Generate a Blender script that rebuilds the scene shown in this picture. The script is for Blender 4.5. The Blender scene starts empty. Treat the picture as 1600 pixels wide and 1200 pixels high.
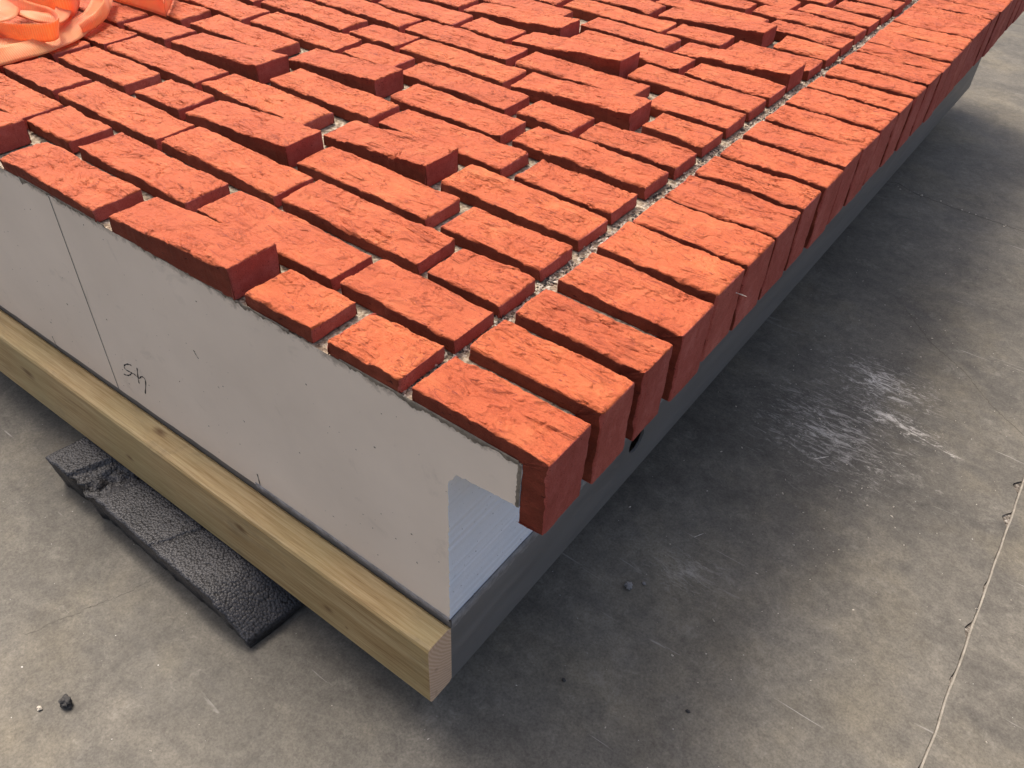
import bpy, bmesh, math, random
import numpy as np
from mathutils import Matrix, Vector, noise as mnoise
from mathutils.geometry import tessellate_polygon

# ------------------------------------------------------------------ camera
scene = bpy.context.scene
cam_d = bpy.data.cameras.new('camera')
cam = bpy.data.objects.new('camera', cam_d)
scene.collection.objects.link(cam)
cam_d.sensor_width = 36.0
cam_d.lens = 28.86
cam_d.clip_start = 0.01
cam_d.clip_end = 500.0
RX = (0.80202458, 0.59579328, 0.0422722)
RY = (0.41840881, -0.50991135, -0.75161459)
RZ = (-0.42625184, 0.62050044, -0.65824659)
CP = (0.22169446, -0.38149283, 0.4668942)
cam.matrix_world = Matrix(((RX[0], -RY[0], -RZ[0], CP[0]),
                           (RX[1], -RY[1], -RZ[1], CP[1]),
                           (RX[2], -RY[2], -RZ[2], CP[2]),
                           (0, 0, 0, 1)))
scene.camera = cam

# ------------------------------------------------------------------ light
SUN_TO = Vector((-0.46, 0.20, 1.0)).normalized()
elev = math.asin(SUN_TO.z)
azim = math.atan2(SUN_TO.x, SUN_TO.y)
world = bpy.data.worlds.new('World')
scene.world = world
world.use_nodes = True
wn = world.node_tree
for n in list(wn.nodes):
    wn.nodes.remove(n)
sky = wn.nodes.new('ShaderNodeTexSky')
sky.sky_type = 'NISHITA'
sky.sun_disc = False
sky.sun_elevation = elev
sky.sun_rotation = azim
sky.air_density = 1.0
sky.dust_density = 8.0
sky.ozone_density = 0.3
bg = wn.nodes.new('ShaderNodeBackground')
bg.inputs['Strength'].default_value = 0.15
wo = wn.nodes.new('ShaderNodeOutputWorld')
wn.links.new(sky.outputs[0], bg.inputs[0])
wn.links.new(bg.outputs[0], wo.inputs[0])
sun_d = bpy.data.lights.new('sun', 'SUN')
sun_d.energy = 2.35
sun_d.angle = math.radians(20)
sun_d.color = (1.0, 0.93, 0.84)
sun = bpy.data.objects.new('sun', sun_d)
sun.rotation_euler = SUN_TO.to_track_quat('Z', 'Y').to_euler()
sun.location = (-2, 1, 4)
scene.collection.objects.link(sun)
scene.view_settings.view_transform = 'Standard'
scene.view_settings.look = 'None'
scene.view_settings.exposure = 0.38
scene.view_settings.gamma = 1.0

rng = np.random.default_rng(7)
random.seed(11)
COL = scene.collection

# ------------------------------------------------------------------ helpers
def tag(o, label=None, cat=None, group=None, kind=None):
    if label: o['label'] = label
    if cat: o['category'] = cat
    if group: o['group'] = group
    if kind: o['kind'] = kind
    return o

def mesh_np(name, V, F, mats, mi=None, smooth=True, fix=True):
    me = bpy.data.meshes.new(name)
    me.from_pydata([tuple(v) for v in V], [], [tuple(f) for f in F])
    for m in mats: me.materials.append(m)
    if mi is not None: me.polygons.foreach_set('material_index', np.asarray(mi, dtype=np.int32))
    if smooth: me.polygons.foreach_set('use_smooth', np.ones(len(me.polygons), dtype=bool))
    me.update()
    if fix:
        bm = bmesh.new(); bm.from_mesh(me)
        bmesh.ops.recalc_face_normals(bm, faces=bm.faces)
        bm.to_mesh(me); bm.free()
    return me

def link(name, me, parent=None):
    o = bpy.data.objects.new(name, me)
    COL.objects.link(o)
    if parent is not None: o.parent = parent
    return o

class NT:
    def __init__(self, name):
        self.m = bpy.data.materials.new(name); self.m.use_nodes = True
        self.t = self.m.node_tree
        self.b = self.t.nodes['Principled BSDF']
    def n(self, typ, **kw):
        n = self.t.nodes.new(typ)
        for k, v in kw.items():
            if hasattr(n, k): setattr(n, k, v)
            else: n.inputs[k.replace('_', ' ')].default_value = v
        return n
    def l(self, a, b): self.t.links.new(a, b)
    def coord(self, scale=(1, 1, 1), kind='Object', rnd=0.0, rot=(0, 0, 0)):
        tc = self.n('ShaderNodeTexCoord')
        mp = self.n('ShaderNodeMapping')
        mp.inputs['Scale'].default_value = scale
        mp.inputs['Rotation'].default_value = rot
        src = tc.outputs[kind]
        if rnd:
            oi = self.n('ShaderNodeObjectInfo')
            mu = self.n('ShaderNodeMath', operation='MULTIPLY'); mu.inputs[1].default_value = rnd
            self.l(oi.outputs['Random'], mu.inputs[0])
            ad = self.n('ShaderNodeVectorMath', operation='ADD')
            self.l(src, ad.inputs[0]); self.l(mu.outputs[0], ad.inputs[1]); src = ad.outputs[0]
        self.l(src, mp.inputs['Vector'])
        return mp.outputs[0]
    def noise(self, vec, scale, detail=4, rough=0.55, dist=0.0):
        n = self.n('ShaderNodeTexNoise')
        n.inputs['Scale'].default_value = scale; n.inputs['Detail'].default_value = detail
        n.inputs['Roughness'].default_value = rough; n.inputs['Distortion'].default_value = dist
        self.l(vec, n.inputs['Vector'])
        return n.outputs['Fac']
    def ramp(self, fac, stops):
        r = self.n('ShaderNodeValToRGB')
        e = r.color_ramp.elements
        while len(e) < len(stops): e.new(0.5)
        for i, (p, c) in enumerate(stops):
            e[i].position = p
            e[i].color = (c[0], c[1], c[2], 1) if not isinstance(c, (int, float)) else (c, c, c, 1)
        self.l(fac, r.inputs[0])
        return r.outputs[0]
    def mix(self, fac, a, b, mode='MIX'):
        m = self.n('ShaderNodeMix', data_type='RGBA', blend_type=mode)
        for s, v in ((m.inputs[0], fac), (m.inputs[6], a), (m.inputs[7], b)):
            if isinstance(v, (int, float)): s.default_value = v
            elif isinstance(v, tuple): s.default_value = (v[0], v[1], v[2], 1)
            else: self.l(v, s)
        return m.outputs[2]
    def math(self, op, a, b=0.0, c=None, clamp=False):
        m = self.n('ShaderNodeMath', operation=op); m.use_clamp = clamp
        for i, v in enumerate((a, b) if c is None else (a, b, c)):
            if isinstance(v, (int, float)): m.inputs[i].default_value = v
            else: self.l(v, m.inputs[i])
        return m.outputs[0]
    def bump(self, h, strength, dist):
        b = self.n('ShaderNodeBump')
        b.inputs['Strength'].default_value = strength; b.inputs['Distance'].default_value = dist
        self.l(h, b.inputs['Height']); self.l(b.outputs[0], self.b.inputs['Normal'])
    def base(self, c):
        if isinstance(c, tuple): self.b.inputs['Base Color'].default_value = (c[0], c[1], c[2], 1)
        else: self.l(c, self.b.inputs['Base Color'])
    def rough(self, r, spec=0.5):
        if isinstance(r, (int, float)): self.b.inputs['Roughness'].default_value = r
        else: self.l(r, self.b.inputs['Roughness'])
        self.b.inputs['Specular IOR Level'].default_value = spec

# ------------------------------------------------------------------ materials
def mat_brick(name, c0, c1, c2, dark, spec, dusty):
    m = NT(name)
    v = m.coord(rnd=37.0)
    vs = m.coord(scale=(0.25, 1.0, 1.0), rnd=37.0)
    big = m.noise(v, 22, 3, 0.6)
    mid = m.noise(vs, 110, 6, 0.7, 0.4)
    fine = m.noise(v, 900, 3, 0.6)
    col = m.ramp(m.math('ADD', m.math('MULTIPLY', big, 0.55), m.math('MULTIPLY', mid, 0.45)),
                 [(0.34, c0), (0.5, c1), (0.68, c2)])
    oi = m.n('ShaderNodeObjectInfo')
    tone = m.ramp(oi.outputs['Random'], [(0.0, (0.92, 0.90, 0.90)), (0.5, (1, 1, 1)), (1.0, (1.05, 1.12, 1.08))])
    col = m.mix(1.0, col, tone, 'MULTIPLY')
    gr = m.ramp(fine, [(0.35, (0.80, 0.74, 0.72)), (0.5, (1, 1, 1)), (0.68, (1.12, 1.25, 1.25))])
    col = m.mix(0.8, col, gr, 'MULTIPLY')
    pores = m.ramp(m.noise(vs, 420, 2, 0.5), [(0.28, 0.0), (0.34, 1.0)])
    col = m.mix(m.math('SUBTRACT', 1.0, pores), col, dark)
    if dusty:
        ds = m.ramp(m.noise(v, 30, 5, 0.75), [(0.70, 0.0), (0.84, 0.45)])
        col = m.mix(ds, col, (0.72, 0.28, 0.14))
        wh = m.ramp(m.noise(v, 160, 3, 0.6), [(0.755, 0.0), (0.80, 0.7)])
        col = m.mix(wh, col, (0.75, 0.55, 0.42))
    m.base(col)
    m.rough(0.72, spec)
    h = m.math('ADD', m.math('MULTIPLY', mid, 0.38), m.math('MULTIPLY', fine, 0.28))
    if dusty:      # small torn folds in the clay skin
        fo = m.noise(m.coord(scale=(0.24, 1.0, 1.0), rnd=11.0, rot=(0, 0, 0.14)), 48, 3, 0.55, 0.6)
        fr = m.math('FRACT', m.math('MULTIPLY', fo, 7.0))
        mk_ = m.ramp(m.noise(v, 38, 3, 0.6), [(0.49, 0.0), (0.60, 1.0)])
        h = m.math('ADD', h, m.math('MULTIPLY', m.math('MULTIPLY', fr, mk_), 0.55))
        fo2 = m.noise(m.coord(scale=(0.30, 1.0, 1.0), rnd=23.0, rot=(0, 0, -0.10)), 30, 3, 0.6, 0.9)
        fr2 = m.math('FRACT', m.math('MULTIPLY', fo2, 6.0))
        mk2 = m.ramp(m.noise(m.coord(rnd=5.0), 30, 2, 0.5), [(0.46, 0.0), (0.55, 1.0)])
        h = m.math('ADD', h, m.math('MULTIPLY', m.math('MULTIPLY', fr2, mk2), 0.9))
        crease_shade = m.math('MULTIPLY', m.ramp(fr, [(0.0, 0.7), (0.07, 0.0)]), mk_)  # shade of the creases painted into the colour as dark lines
        crease_shade = m.math('MAXIMUM', crease_shade, m.math('MULTIPLY', m.ramp(fr2, [(0.0, 0.95), (0.07, 0.0)]), mk2))
        m.base(m.mix(crease_shade, col, dark))
    m.bump(h, 1.0, 0.0038)
    return m.m
M_BR = mat_brick('brick_sanded_face', (0.41, 0.070, 0.018), (0.47, 0.090, 0.025), (0.55, 0.132, 0.040), (0.22, 0.028, 0.011), 0.5, True)
M_BS = mat_brick('brick_shaded_side', (0.14, 0.026, 0.013), (0.19, 0.036, 0.019), (0.27, 0.056, 0.032), (0.07, 0.012, 0.009), 0.2, False)  # long sides: shade painted in as a darker brick colour
M_BE = mat_brick('brick_end_sky_tint', (0.34, 0.062, 0.045), (0.42, 0.088, 0.068), (0.52, 0.145, 0.120), (0.16, 0.028, 0.022), 0.3, False)  # ends: purplish cast of the skylight put into the colour

def mat_plain(name, stops, scale, rough=0.9, bumpd=0.0006, bs=300, spec=0.3, strength=0.6):
    m = NT(name); v = m.coord()
    m.base(m.ramp(m.noise(v, scale, 6, 0.65), stops)); m.rough(rough, spec)
    m.bump(m.noise(v, bs, 5, 0.6), strength, bumpd)
    return m.m
M_BED = mat_plain('mortar_bed', [(0.36, (0.12, 0.085, 0.06)), (0.48, (0.28, 0.22, 0.16)), (0.58, (0.44, 0.37, 0.28)), (0.7, (0.62, 0.55, 0.45))], 160, bumpd=0.003, bs=220, strength=1.0)
M_WHITE = NT('white_render_sky_tint')
_v = M_WHITE.coord()
_c = M_WHITE.ramp(M_WHITE.noise(_v, 9, 5, 0.6), [(0.3, (0.80, 0.86, 0.95)), (0.6, (0.88, 0.91, 0.97))])  # blue of the skylight in the notch mixed into the white
_p = M_WHITE.ramp(M_WHITE.noise(_v, 260, 2, 0.5), [(0.25, 0.0), (0.30, 1.0)])
M_WHITE.base(M_WHITE.mix(M_WHITE.math('SUBTRACT', 1.0, _p), _c, (0.42, 0.43, 0.46)))
M_WHITE.rough(0.7, 0.4); M_WHITE.bump(M_WHITE.noise(_v, 300, 3, 0.6), 0.25, 0.0006)
M_WHITE = M_WHITE.m

def mat_wall():
    m = NT('render_warm_light'); v = m.coord()
    c = m.ramp(m.noise(v, 5, 5, 0.6), [(0.3, (0.71, 0.61, 0.505)), (0.7, (0.81, 0.70, 0.585))])  # warm cast of the light on the front put into the colour
    sm = m.ramp(m.noise(v, 16, 4, 0.7, 0.6), [(0.60, 0.0), (0.80, 0.30)])
    c = m.mix(sm, c, (0.22, 0.185, 0.15))
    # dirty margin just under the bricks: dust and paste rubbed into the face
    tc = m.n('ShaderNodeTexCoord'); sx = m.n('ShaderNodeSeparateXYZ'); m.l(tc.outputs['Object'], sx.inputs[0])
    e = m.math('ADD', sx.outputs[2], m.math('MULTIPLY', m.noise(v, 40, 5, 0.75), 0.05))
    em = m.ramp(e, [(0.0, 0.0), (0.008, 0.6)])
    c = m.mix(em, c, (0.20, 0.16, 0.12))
    sp = m.ramp(m.noise(v, 190, 1, 0.5), [(0.20, 1.0), (0.225, 0.0)])
    c = m.mix(sp, c, (0.10, 0.07, 0.05))
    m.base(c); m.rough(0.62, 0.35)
    m.bump(m.noise(v, 90, 6, 0.6), 0.25, 0.0010)
    return m.m
M_WALL = mat_wall()

def mat_steel():
    m = NT('dark_grey_steel'); v = m.coord(scale=(1, 0.15, 1))
    c = m.ramp(m.noise(v, 30, 5, 0.6), [(0.3, (0.150, 0.142, 0.134)), (0.7, (0.20, 0.190, 0.180))])
    m.base(c); m.rough(m.ramp(m.noise(v, 60, 4, 0.6), [(0.3, 0.42), (0.7, 0.6)]), 0.5)
    m.bump(m.noise(m.coord(), 140, 3, 0.5), 0.15, 0.0004)
    return m.m
M_STEEL = mat_steel()
M_PASTE = mat_plain('grey_adhesive', [(0.3, (0.10, 0.085, 0.068)), (0.7, (0.30, 0.255, 0.20))], 120, bumpd=0.001, bs=400)
M_RESID = mat_plain('pale_grey_residue', [(0.3, (0.18, 0.17, 0.165)), (0.7, (0.36, 0.345, 0.335))], 90, bumpd=0.001, bs=400)
M_BLACK = mat_plain('marker_ink', [(0.3, (0.012, 0.012, 0.014)), (0.7, (0.03, 0.03, 0.035))], 300)
M_PIN = mat_plain('pale_pin', [(0.3, (0.55, 0.5, 0.42)), (0.7, (0.7, 0.66, 0.6))], 300)

def mat_wood():
    m = NT('pine_batten')
    v = m.coord(scale=(0.05, 1.0, 1.0))
    g = m.noise(v, 260, 5, 0.65, 0.2)
    g2 = m.noise(v, 45, 3, 0.5, 0.8)
    c = m.ramp(m.math('ADD', m.math('MULTIPLY', g, 0.6), m.math('MULTIPLY', g2, 0.4)),
               [(0.34, (0.25, 0.155, 0.062)), (0.46, (0.37, 0.255, 0.115)), (0.54, (0.43, 0.31, 0.155)), (0.68, (0.50, 0.385, 0.21))])
    g3 = m.noise(m.coord(scale=(0.02, 1.0, 1.0)), 800, 3, 0.6, 0.1)
    c = m.mix(0.8, c, m.ramp(g3, [(0.35, (0.78, 0.74, 0.68)), (0.5, (1, 1, 1)), (0.65, (1.12, 1.12, 1.12))]), 'MULTIPLY')
    gn = m.ramp(m.noise(m.coord(), 6, 4, 0.6), [(0.4, 0.0), (0.65, 0.35)])
    c = m.mix(gn, c, (0.33, 0.29, 0.14))
    gr_ = m.ramp(m.noise(m.coord(scale=(0.3, 1, 1)), 22, 6, 0.75, 0.6), [(0.56, 0.0), (0.72, 0.5)])
    c = m.mix(gr_, c, (0.14, 0.11, 0.07))
    tc = m.n('ShaderNodeTexCoord')
    for (kx, ky, kz, r, s) in ((-0.905, -0.038, -0.372, 0.010, 2.2), (-0.66, -0.038, -0.395, 0.006, 2.0), 
                               (-0.415, -0.038, -0.362, 0.0085, 1.7), (-0.265, -0.038, -0.398, 0.006, 2.0), 
                               (-0.60, -0.012, -0.3255, 0.007, 2.4), (-0.235, -0.038, -0.41, 0.003, 1.4)):
        dx = m.n('ShaderNodeVectorMath', operation='SUBTRACT'); m.l(tc.outputs['Object'], dx.inputs[0]); dx.inputs[1].default_value = (kx, ky, kz)
        ds = m.n('ShaderNodeVectorMath', operation='MULTIPLY'); m.l(dx.outputs[0], ds.inputs[0]); ds.inputs[1].default_value = (1 / (r * s), 1 / r, 1 / r)
        ln = m.n('ShaderNodeVectorMath', operation='LENGTH'); m.l(ds.outputs[0], ln.inputs[0])
        d = m.math('ADD', ln.outputs['Value'], m.math('MULTIPLY', m.math('SUBTRACT', g, 0.5), 1.2))
        k = m.ramp(d, [(0.25, 0.85), (1.0, 0.0)])
        c = m.mix(k, c, (0.13, 0.065, 0.025))
    m.base(c); m.rough(0.6, 0.35)
    m.bump(g, 0.35, 0.0008)
    return m.m
M_WOOD = mat_wood()
def mat_endgrain():
    m = NT('pine_end_grain'); v = m.coord()
    w = m.n('ShaderNodeTexWave', wave_type='RINGS', rings_direction='X'); w.inputs['Scale'].default_value = 70
    w.inputs['Distortion'].default_value = 3; w.inputs['Detail'].default_value = 2
    mp = m.coord(); ad = m.n('ShaderNodeVectorMath', operation='ADD'); m.l(mp, ad.inputs[0]); ad.inputs[1].default_value = (0, -0.06, 0.30)
    m.l(ad.outputs[0], w.inputs['Vector'])
    c = m.ramp(w.outputs['Fac'], [(0.2, (0.66, 0.44, 0.29)), (0.8, (0.76, 0.54, 0.37))])
    c = m.mix(m.ramp(m.noise(v, 60, 4, 0.6), [(0.62, 0.0), (0.75, 0.5)]), c, (0.30, 0.16, 0.10))
    m.base(c); m.rough(0.85, 0.2); m.bump(m.noise(v, 900, 3, 0.6), 0.5, 0.0006)
    return m.m
M_END = mat_endgrain()

def mat_foam():
    m = NT('graphite_bead_foam'); v = m.coord()
    vo = m.n('ShaderNodeTexVoronoi', feature='F1'); vo.inputs['Scale'].default_value = 300; m.l(v, vo.inputs['Vector'])
    c = m.ramp(vo.outputs['Distance'], [(0.05, (0.062, 0.062, 0.067)), (0.5, (0.044, 0.044, 0.048)), (0.8, (0.020, 0.020, 0.022))])  # bead highlights painted: lighter at centres, darker in between
    s = m.ramp(m.noise(v, 14, 4, 0.6), [(0.35, (0.7, 0.7, 0.72)), (0.65, (1.25, 1.22, 1.2))])
    m.base(m.mix(1.0, c, s, 'MULTIPLY')); m.rough(0.5, 0.5)
    m.bump(m.math('MULTIPLY', m.math('POWER', vo.outputs['Distance'], 2.0), -1.0), 0.8, 0.0015)
    return m.m
M_FOAM = mat_foam()

def mat_floor():
    m = NT('concrete_floor'); v = m.coord()
    big = m.noise(v, 2.2, 5, 0.55, 0.3)
    str_ = m.noise(m.coord(scale=(0.45, 1.6, 1), rot=(0, 0, 0.3)), 9, 6, 0.65, 0.5)
    c = m.ramp(m.math('ADD', m.math('MULTIPLY', big, 0.6), m.math('MULTIPLY', str_, 0.4)),
               [(0.36, (0.090, 0.083, 0.071)), (0.47, (0.113, 0.104, 0.088)), (0.55, (0.138, 0.127, 0.107)), (0.66, (0.172, 0.159, 0.134))])
    tan = m.ramp(m.noise(v, 4.5, 4, 0.6), [(0.50, 0.0), (0.68, 0.5)])
    c = m.mix(tan, c, (0.19, 0.165, 0.118))
    blot = m.ramp(m.noise(v, 13, 7, 0.72, 0.8), [(0.34, (0.78, 0.78, 0.79)), (0.50, (1, 1, 1)), (0.66, (1.20, 1.19, 1.17))])
    c = m.mix(1.0, c, blot, 'MULTIPLY')
    stain = m.ramp(m.noise(v, 5.5, 6, 0.7, 0.6), [(0.58, 0.0), (0.72, 0.35)])
    c = m.mix(stain, c, (0.085, 0.078, 0.068))
    mot = m.ramp(m.noise(v, 70, 7, 0.75), [(0.3, (0.80, 0.80, 0.80)), (0.7, (1.2, 1.2, 1.2))])
    c = m.mix(1.0, c, mot, 'MULTIPLY')
    pr_ = m.ramp(m.noise(v, 330, 4, 0.7), [(0.34, (0.78, 0.77, 0.76)), (0.5, (1, 1, 1)), (0.68, (1.22, 1.22, 1.22))])
    c = m.mix(1.0, c, pr_, 'MULTIPLY')
    pale = m.ramp(m.noise(v, 26, 8, 0.8, 0.4), [(0.56, 0.0), (0.70, 0.40)])
    c = m.mix(pale, c, (0.30, 0.28, 0.24))
    # fine white scratches lying across the trowelled surface
    for (rz, sc, th) in ((0.35, 26, 0.735), (-0.5, 40, 0.75), (1.2, 34, 0.76)):
        n = m.noise(m.coord(scale=(0.10, 2.2, 1), rot=(0, 0, rz)), sc, 4, 0.65, 0.8)
        c = m.mix(m.ramp(n, [(th - 0.06, 0.0), (th + 0.02, 0.5)]), c, (0.55, 0.53, 0.49))
    sp = m.ramp(m.noise(v, 230, 1, 0.5), [(0.80, 0.0), (0.83, 0.7)])
    c = m.mix(sp, c, (0.75, 0.74, 0.70))
    # chalky drag mark
    tc = m.n('ShaderNodeTexCoord')
    for (ax, ay, rot, lx, ly, st) in ((0.17, 0.885, -0.10, 0.15, 0.05, 0.7), (0.19, 0.880, -0.14, 0.11, 0.015, 1.0), (0.27, 0.862, -0.1, 0.04, 0.008, 1.0), (0.12, 0.97, 0.1, 0.18, 0.13, 0.5), (0.03, 0.36, 0.6, 0.12, 0.08, 0.18), (0.10, 0.78, -0.2, 0.26, 0.2, 0.35)):
        mp = m.n('ShaderNodeMapping', vector_type='TEXTURE'); mp.inputs['Location'].default_value = (ax, ay, 0)
        mp.inputs['Rotation'].default_value = (0, 0, rot); mp.inputs['Scale'].default_value = (lx, ly, 1)
        m.l(tc.outputs['Object'], mp.inputs[0])
        sx = m.n('ShaderNodeSeparateXYZ'); m.l(mp.outputs[0], sx.inputs[0])
        r2 = m.math('ADD', m.math('MULTIPLY', sx.outputs[0], sx.outputs[0]), m.math('MULTIPLY', sx.outputs[1], sx.outputs[1]))
        g = m.math('SUBTRACT', 1.0, m.math('SQRT', r2), clamp=True)
        n = m.noise(m.coord(scale=(0.35, 1.0, 1), rot=(0, 0, -rot)), 95, 9, 0.85, 1.0)
        f = m.math('MULTIPLY', m.ramp(m.math('ADD', n, m.math('MULTIPLY', g, 0.15)), [(0.60, 0.0), (0.72, 1.0)]), m.math('MULTIPLY', g, 2.2 * st, clamp=True))
        c = m.mix(f, c, (0.62, 0.585, 0.53))
    m.base(c)
    m.rough(m.ramp(str_, [(0.3, 0.55), (0.7, 0.75)]), 0.3)
    m.bump(m.math('ADD', m.noise(v, 60, 6, 0.6), m.math('MULTIPLY', m.noise(v, 500, 3, 0.6), 0.25)), 0.35, 0.0012)
    return m.m
M_FLOOR = mat_floor()
M_JOINT = mat_plain('joint_filler', [(0.3, (0.20, 0.18, 0.15)), (0.7, (0.36, 0.33, 0.28))], 90, bumpd=0.001)
M_CHIP = mat_plain('chipped_joint', [(0.35, (0.035, 0.03, 0.025)), (0.55, (0.14, 0.12, 0.10)), (0.7, (0.55, 0.52, 0.46))], 160, bumpd=0.002, bs=260, strength=1.0)
M_CRUMB = mat_plain('white_crumb', [(0.3, (0.40, 0.35, 0.28)), (0.7, (0.72, 0.66, 0.56))], 200)
M_DCRUMB = mat_plain('dark_crumb', [(0.3, (0.02, 0.02, 0.022)), (0.7, (0.10, 0.095, 0.09))], 200)

def mat_strap():
    m = NT('orange_webbing')
    uv = m.n('ShaderNodeUVMap'); sx = m.n('ShaderNodeSeparateXYZ'); m.l(uv.outputs[0], sx.inputs[0])
    rib = m.math('SINE', m.math('MULTIPLY', sx.outputs[0], 1900.0))
    c = m.ramp(m.noise(m.coord(), 30, 3, 0.5), [(0.3, (1.0, 0.30, 0.10)), (0.7, (1.0, 0.50, 0.20))])
    c = m.mix(m.ramp(rib, [(0.0, 0.0), (1.0, 0.4)]), c, (1.0, 0.72, 0.40))
    m.base(c); m.rough(0.42, 0.6)
    m.b.inputs['Subsurface Weight'].default_value = 0.0
    m.b.inputs['Sheen Weight'].default_value = 0.4
    m.bump(rib, 0.5, 0.0006)
    tr = m.n('ShaderNodeBsdfTranslucent'); m.l(c, tr.inputs[0])
    mx = m.n('ShaderNodeMixShader'); mx.inputs[0].default_value = 0.5
    out = m.t.nodes['Material Output']
    m.l(m.b.outputs[0], mx.inputs[1]); m.l(tr.outputs[0], mx.inputs[2]); m.l(mx.outputs[0], out.inputs[0])
    return m.m
M_STRAP = mat_strap()

# ------------------------------------------------------------------ numpy noise
def vnoise(x, y, seed):
    r = np.random.default_rng(seed)
    G = r.random((64, 64))
    xi = np.floor(x).astype(int); yi = np.floor(y).astype(int)
    fx = x - xi; fy = y - yi
    fx = fx * fx * fx * (fx * (fx * 6 - 15) + 10); fy = fy * fy * fy * (fy * (fy * 6 - 15) + 10)
    a = G[xi % 64, yi % 64]; b = G[(xi + 1) % 64, yi % 64]; c = G[xi % 64, (yi + 1) % 64]; d = G[(xi + 1) % 64, (yi + 1) % 64]
    return ((a * (1 - fx) + b * fx) * (1 - fy) + (c * (1 - fx) + d * fx) * fy) * 2 - 1
def fbm(x, y, seed, o=4, g=0.5):
    s = 0; a = 1; t = 0
    for i in range(o):
        s = s + a * vnoise(x * 2 ** i + 7.3 * i, y * 2 ** i + 3.1 * i, seed + i); t += a; a *= g
    return s / t

def clay(x, y, seed, amp=1.75):
    """relief of a sand-struck brick face: swell, long folds, sharp creases, grit (metres)"""
    mm = 0.001
    r = np.random.default_rng(seed + 900)
    slope = r.uniform(-0.35, 0.35)
    yy = y + slope * x * 0.35 + 6 * mm * vnoise(x / 0.05, y / 0.03, seed + 50)
    h = 1.5 * mm * fbm(x / 0.07, y / 0.035, seed + 1, 2)
    f = fbm(x / 0.045, yy / 0.011, seed + 2, 3, 0.5)
    h = h + 0.55 * mm * f
    for q, (sx, sy, w, dep) in enumerate(((0.060, 0.013, 0.10, 1.0), (0.038, 0.009, 0.12, 0.9), (0.024, 0.0065, 0.16, 0.6))):
        n = fbm(x / sx + 5 * q, (yy + 0.2 * q * x) / sy, seed + 10 + 7 * q, 2, 0.45)
        mask = np.clip((fbm(x / 0.032, y / 0.018, seed + 30 + 5 * q, 2) + 0.03) * 4.0, 0, 1)
        k = n * 2.2 + 0.37 * q
        saw = k - np.floor(k)
        val = np.clip(1 - np.abs(n) / w, 0, 1)
        h = h - mask * dep * mm * (val * 0.8 + 1.0 * np.clip(saw - 0.25, 0, 1) ** 1.5)
    h = h + 0.05 * mm * fbm(x / 0.003, y / 0.003, seed + 77, 2)
    return h * amp * r.uniform(0.65, 1.15)

def resample(P, cell, rad):
    """polyline with rounded corners, sampled at about cell"""
    out = []
    P = [np.array(p, float) for p in P]
    for i, p in enumerate(P):
        if i in (0, len(P) - 1): out.append(p); continue
        a = P[i - 1] - p; b = P[i + 1] - p
        la, lb = np.linalg.norm(a), np.linalg.norm(b)
        r = min(rad[i], la * 0.45, lb * 0.45)
        s = p + a / la * r; e = p + b / lb * r
        for t in np.linspace(0, 1, 5):
            out.append((1 - t) ** 2 * s + 2 * t * (1 - t) * p + t * t * e)
    res = [out[0]]
    for a, b in zip(out[:-1], out[1:]):
        n = max(1, int(math.ceil(np.linalg.norm(b - a) / cell)))
        for k in range(1, n + 1): res.append(a + (b - a) * k / n)
    return np.array(res)

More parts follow.
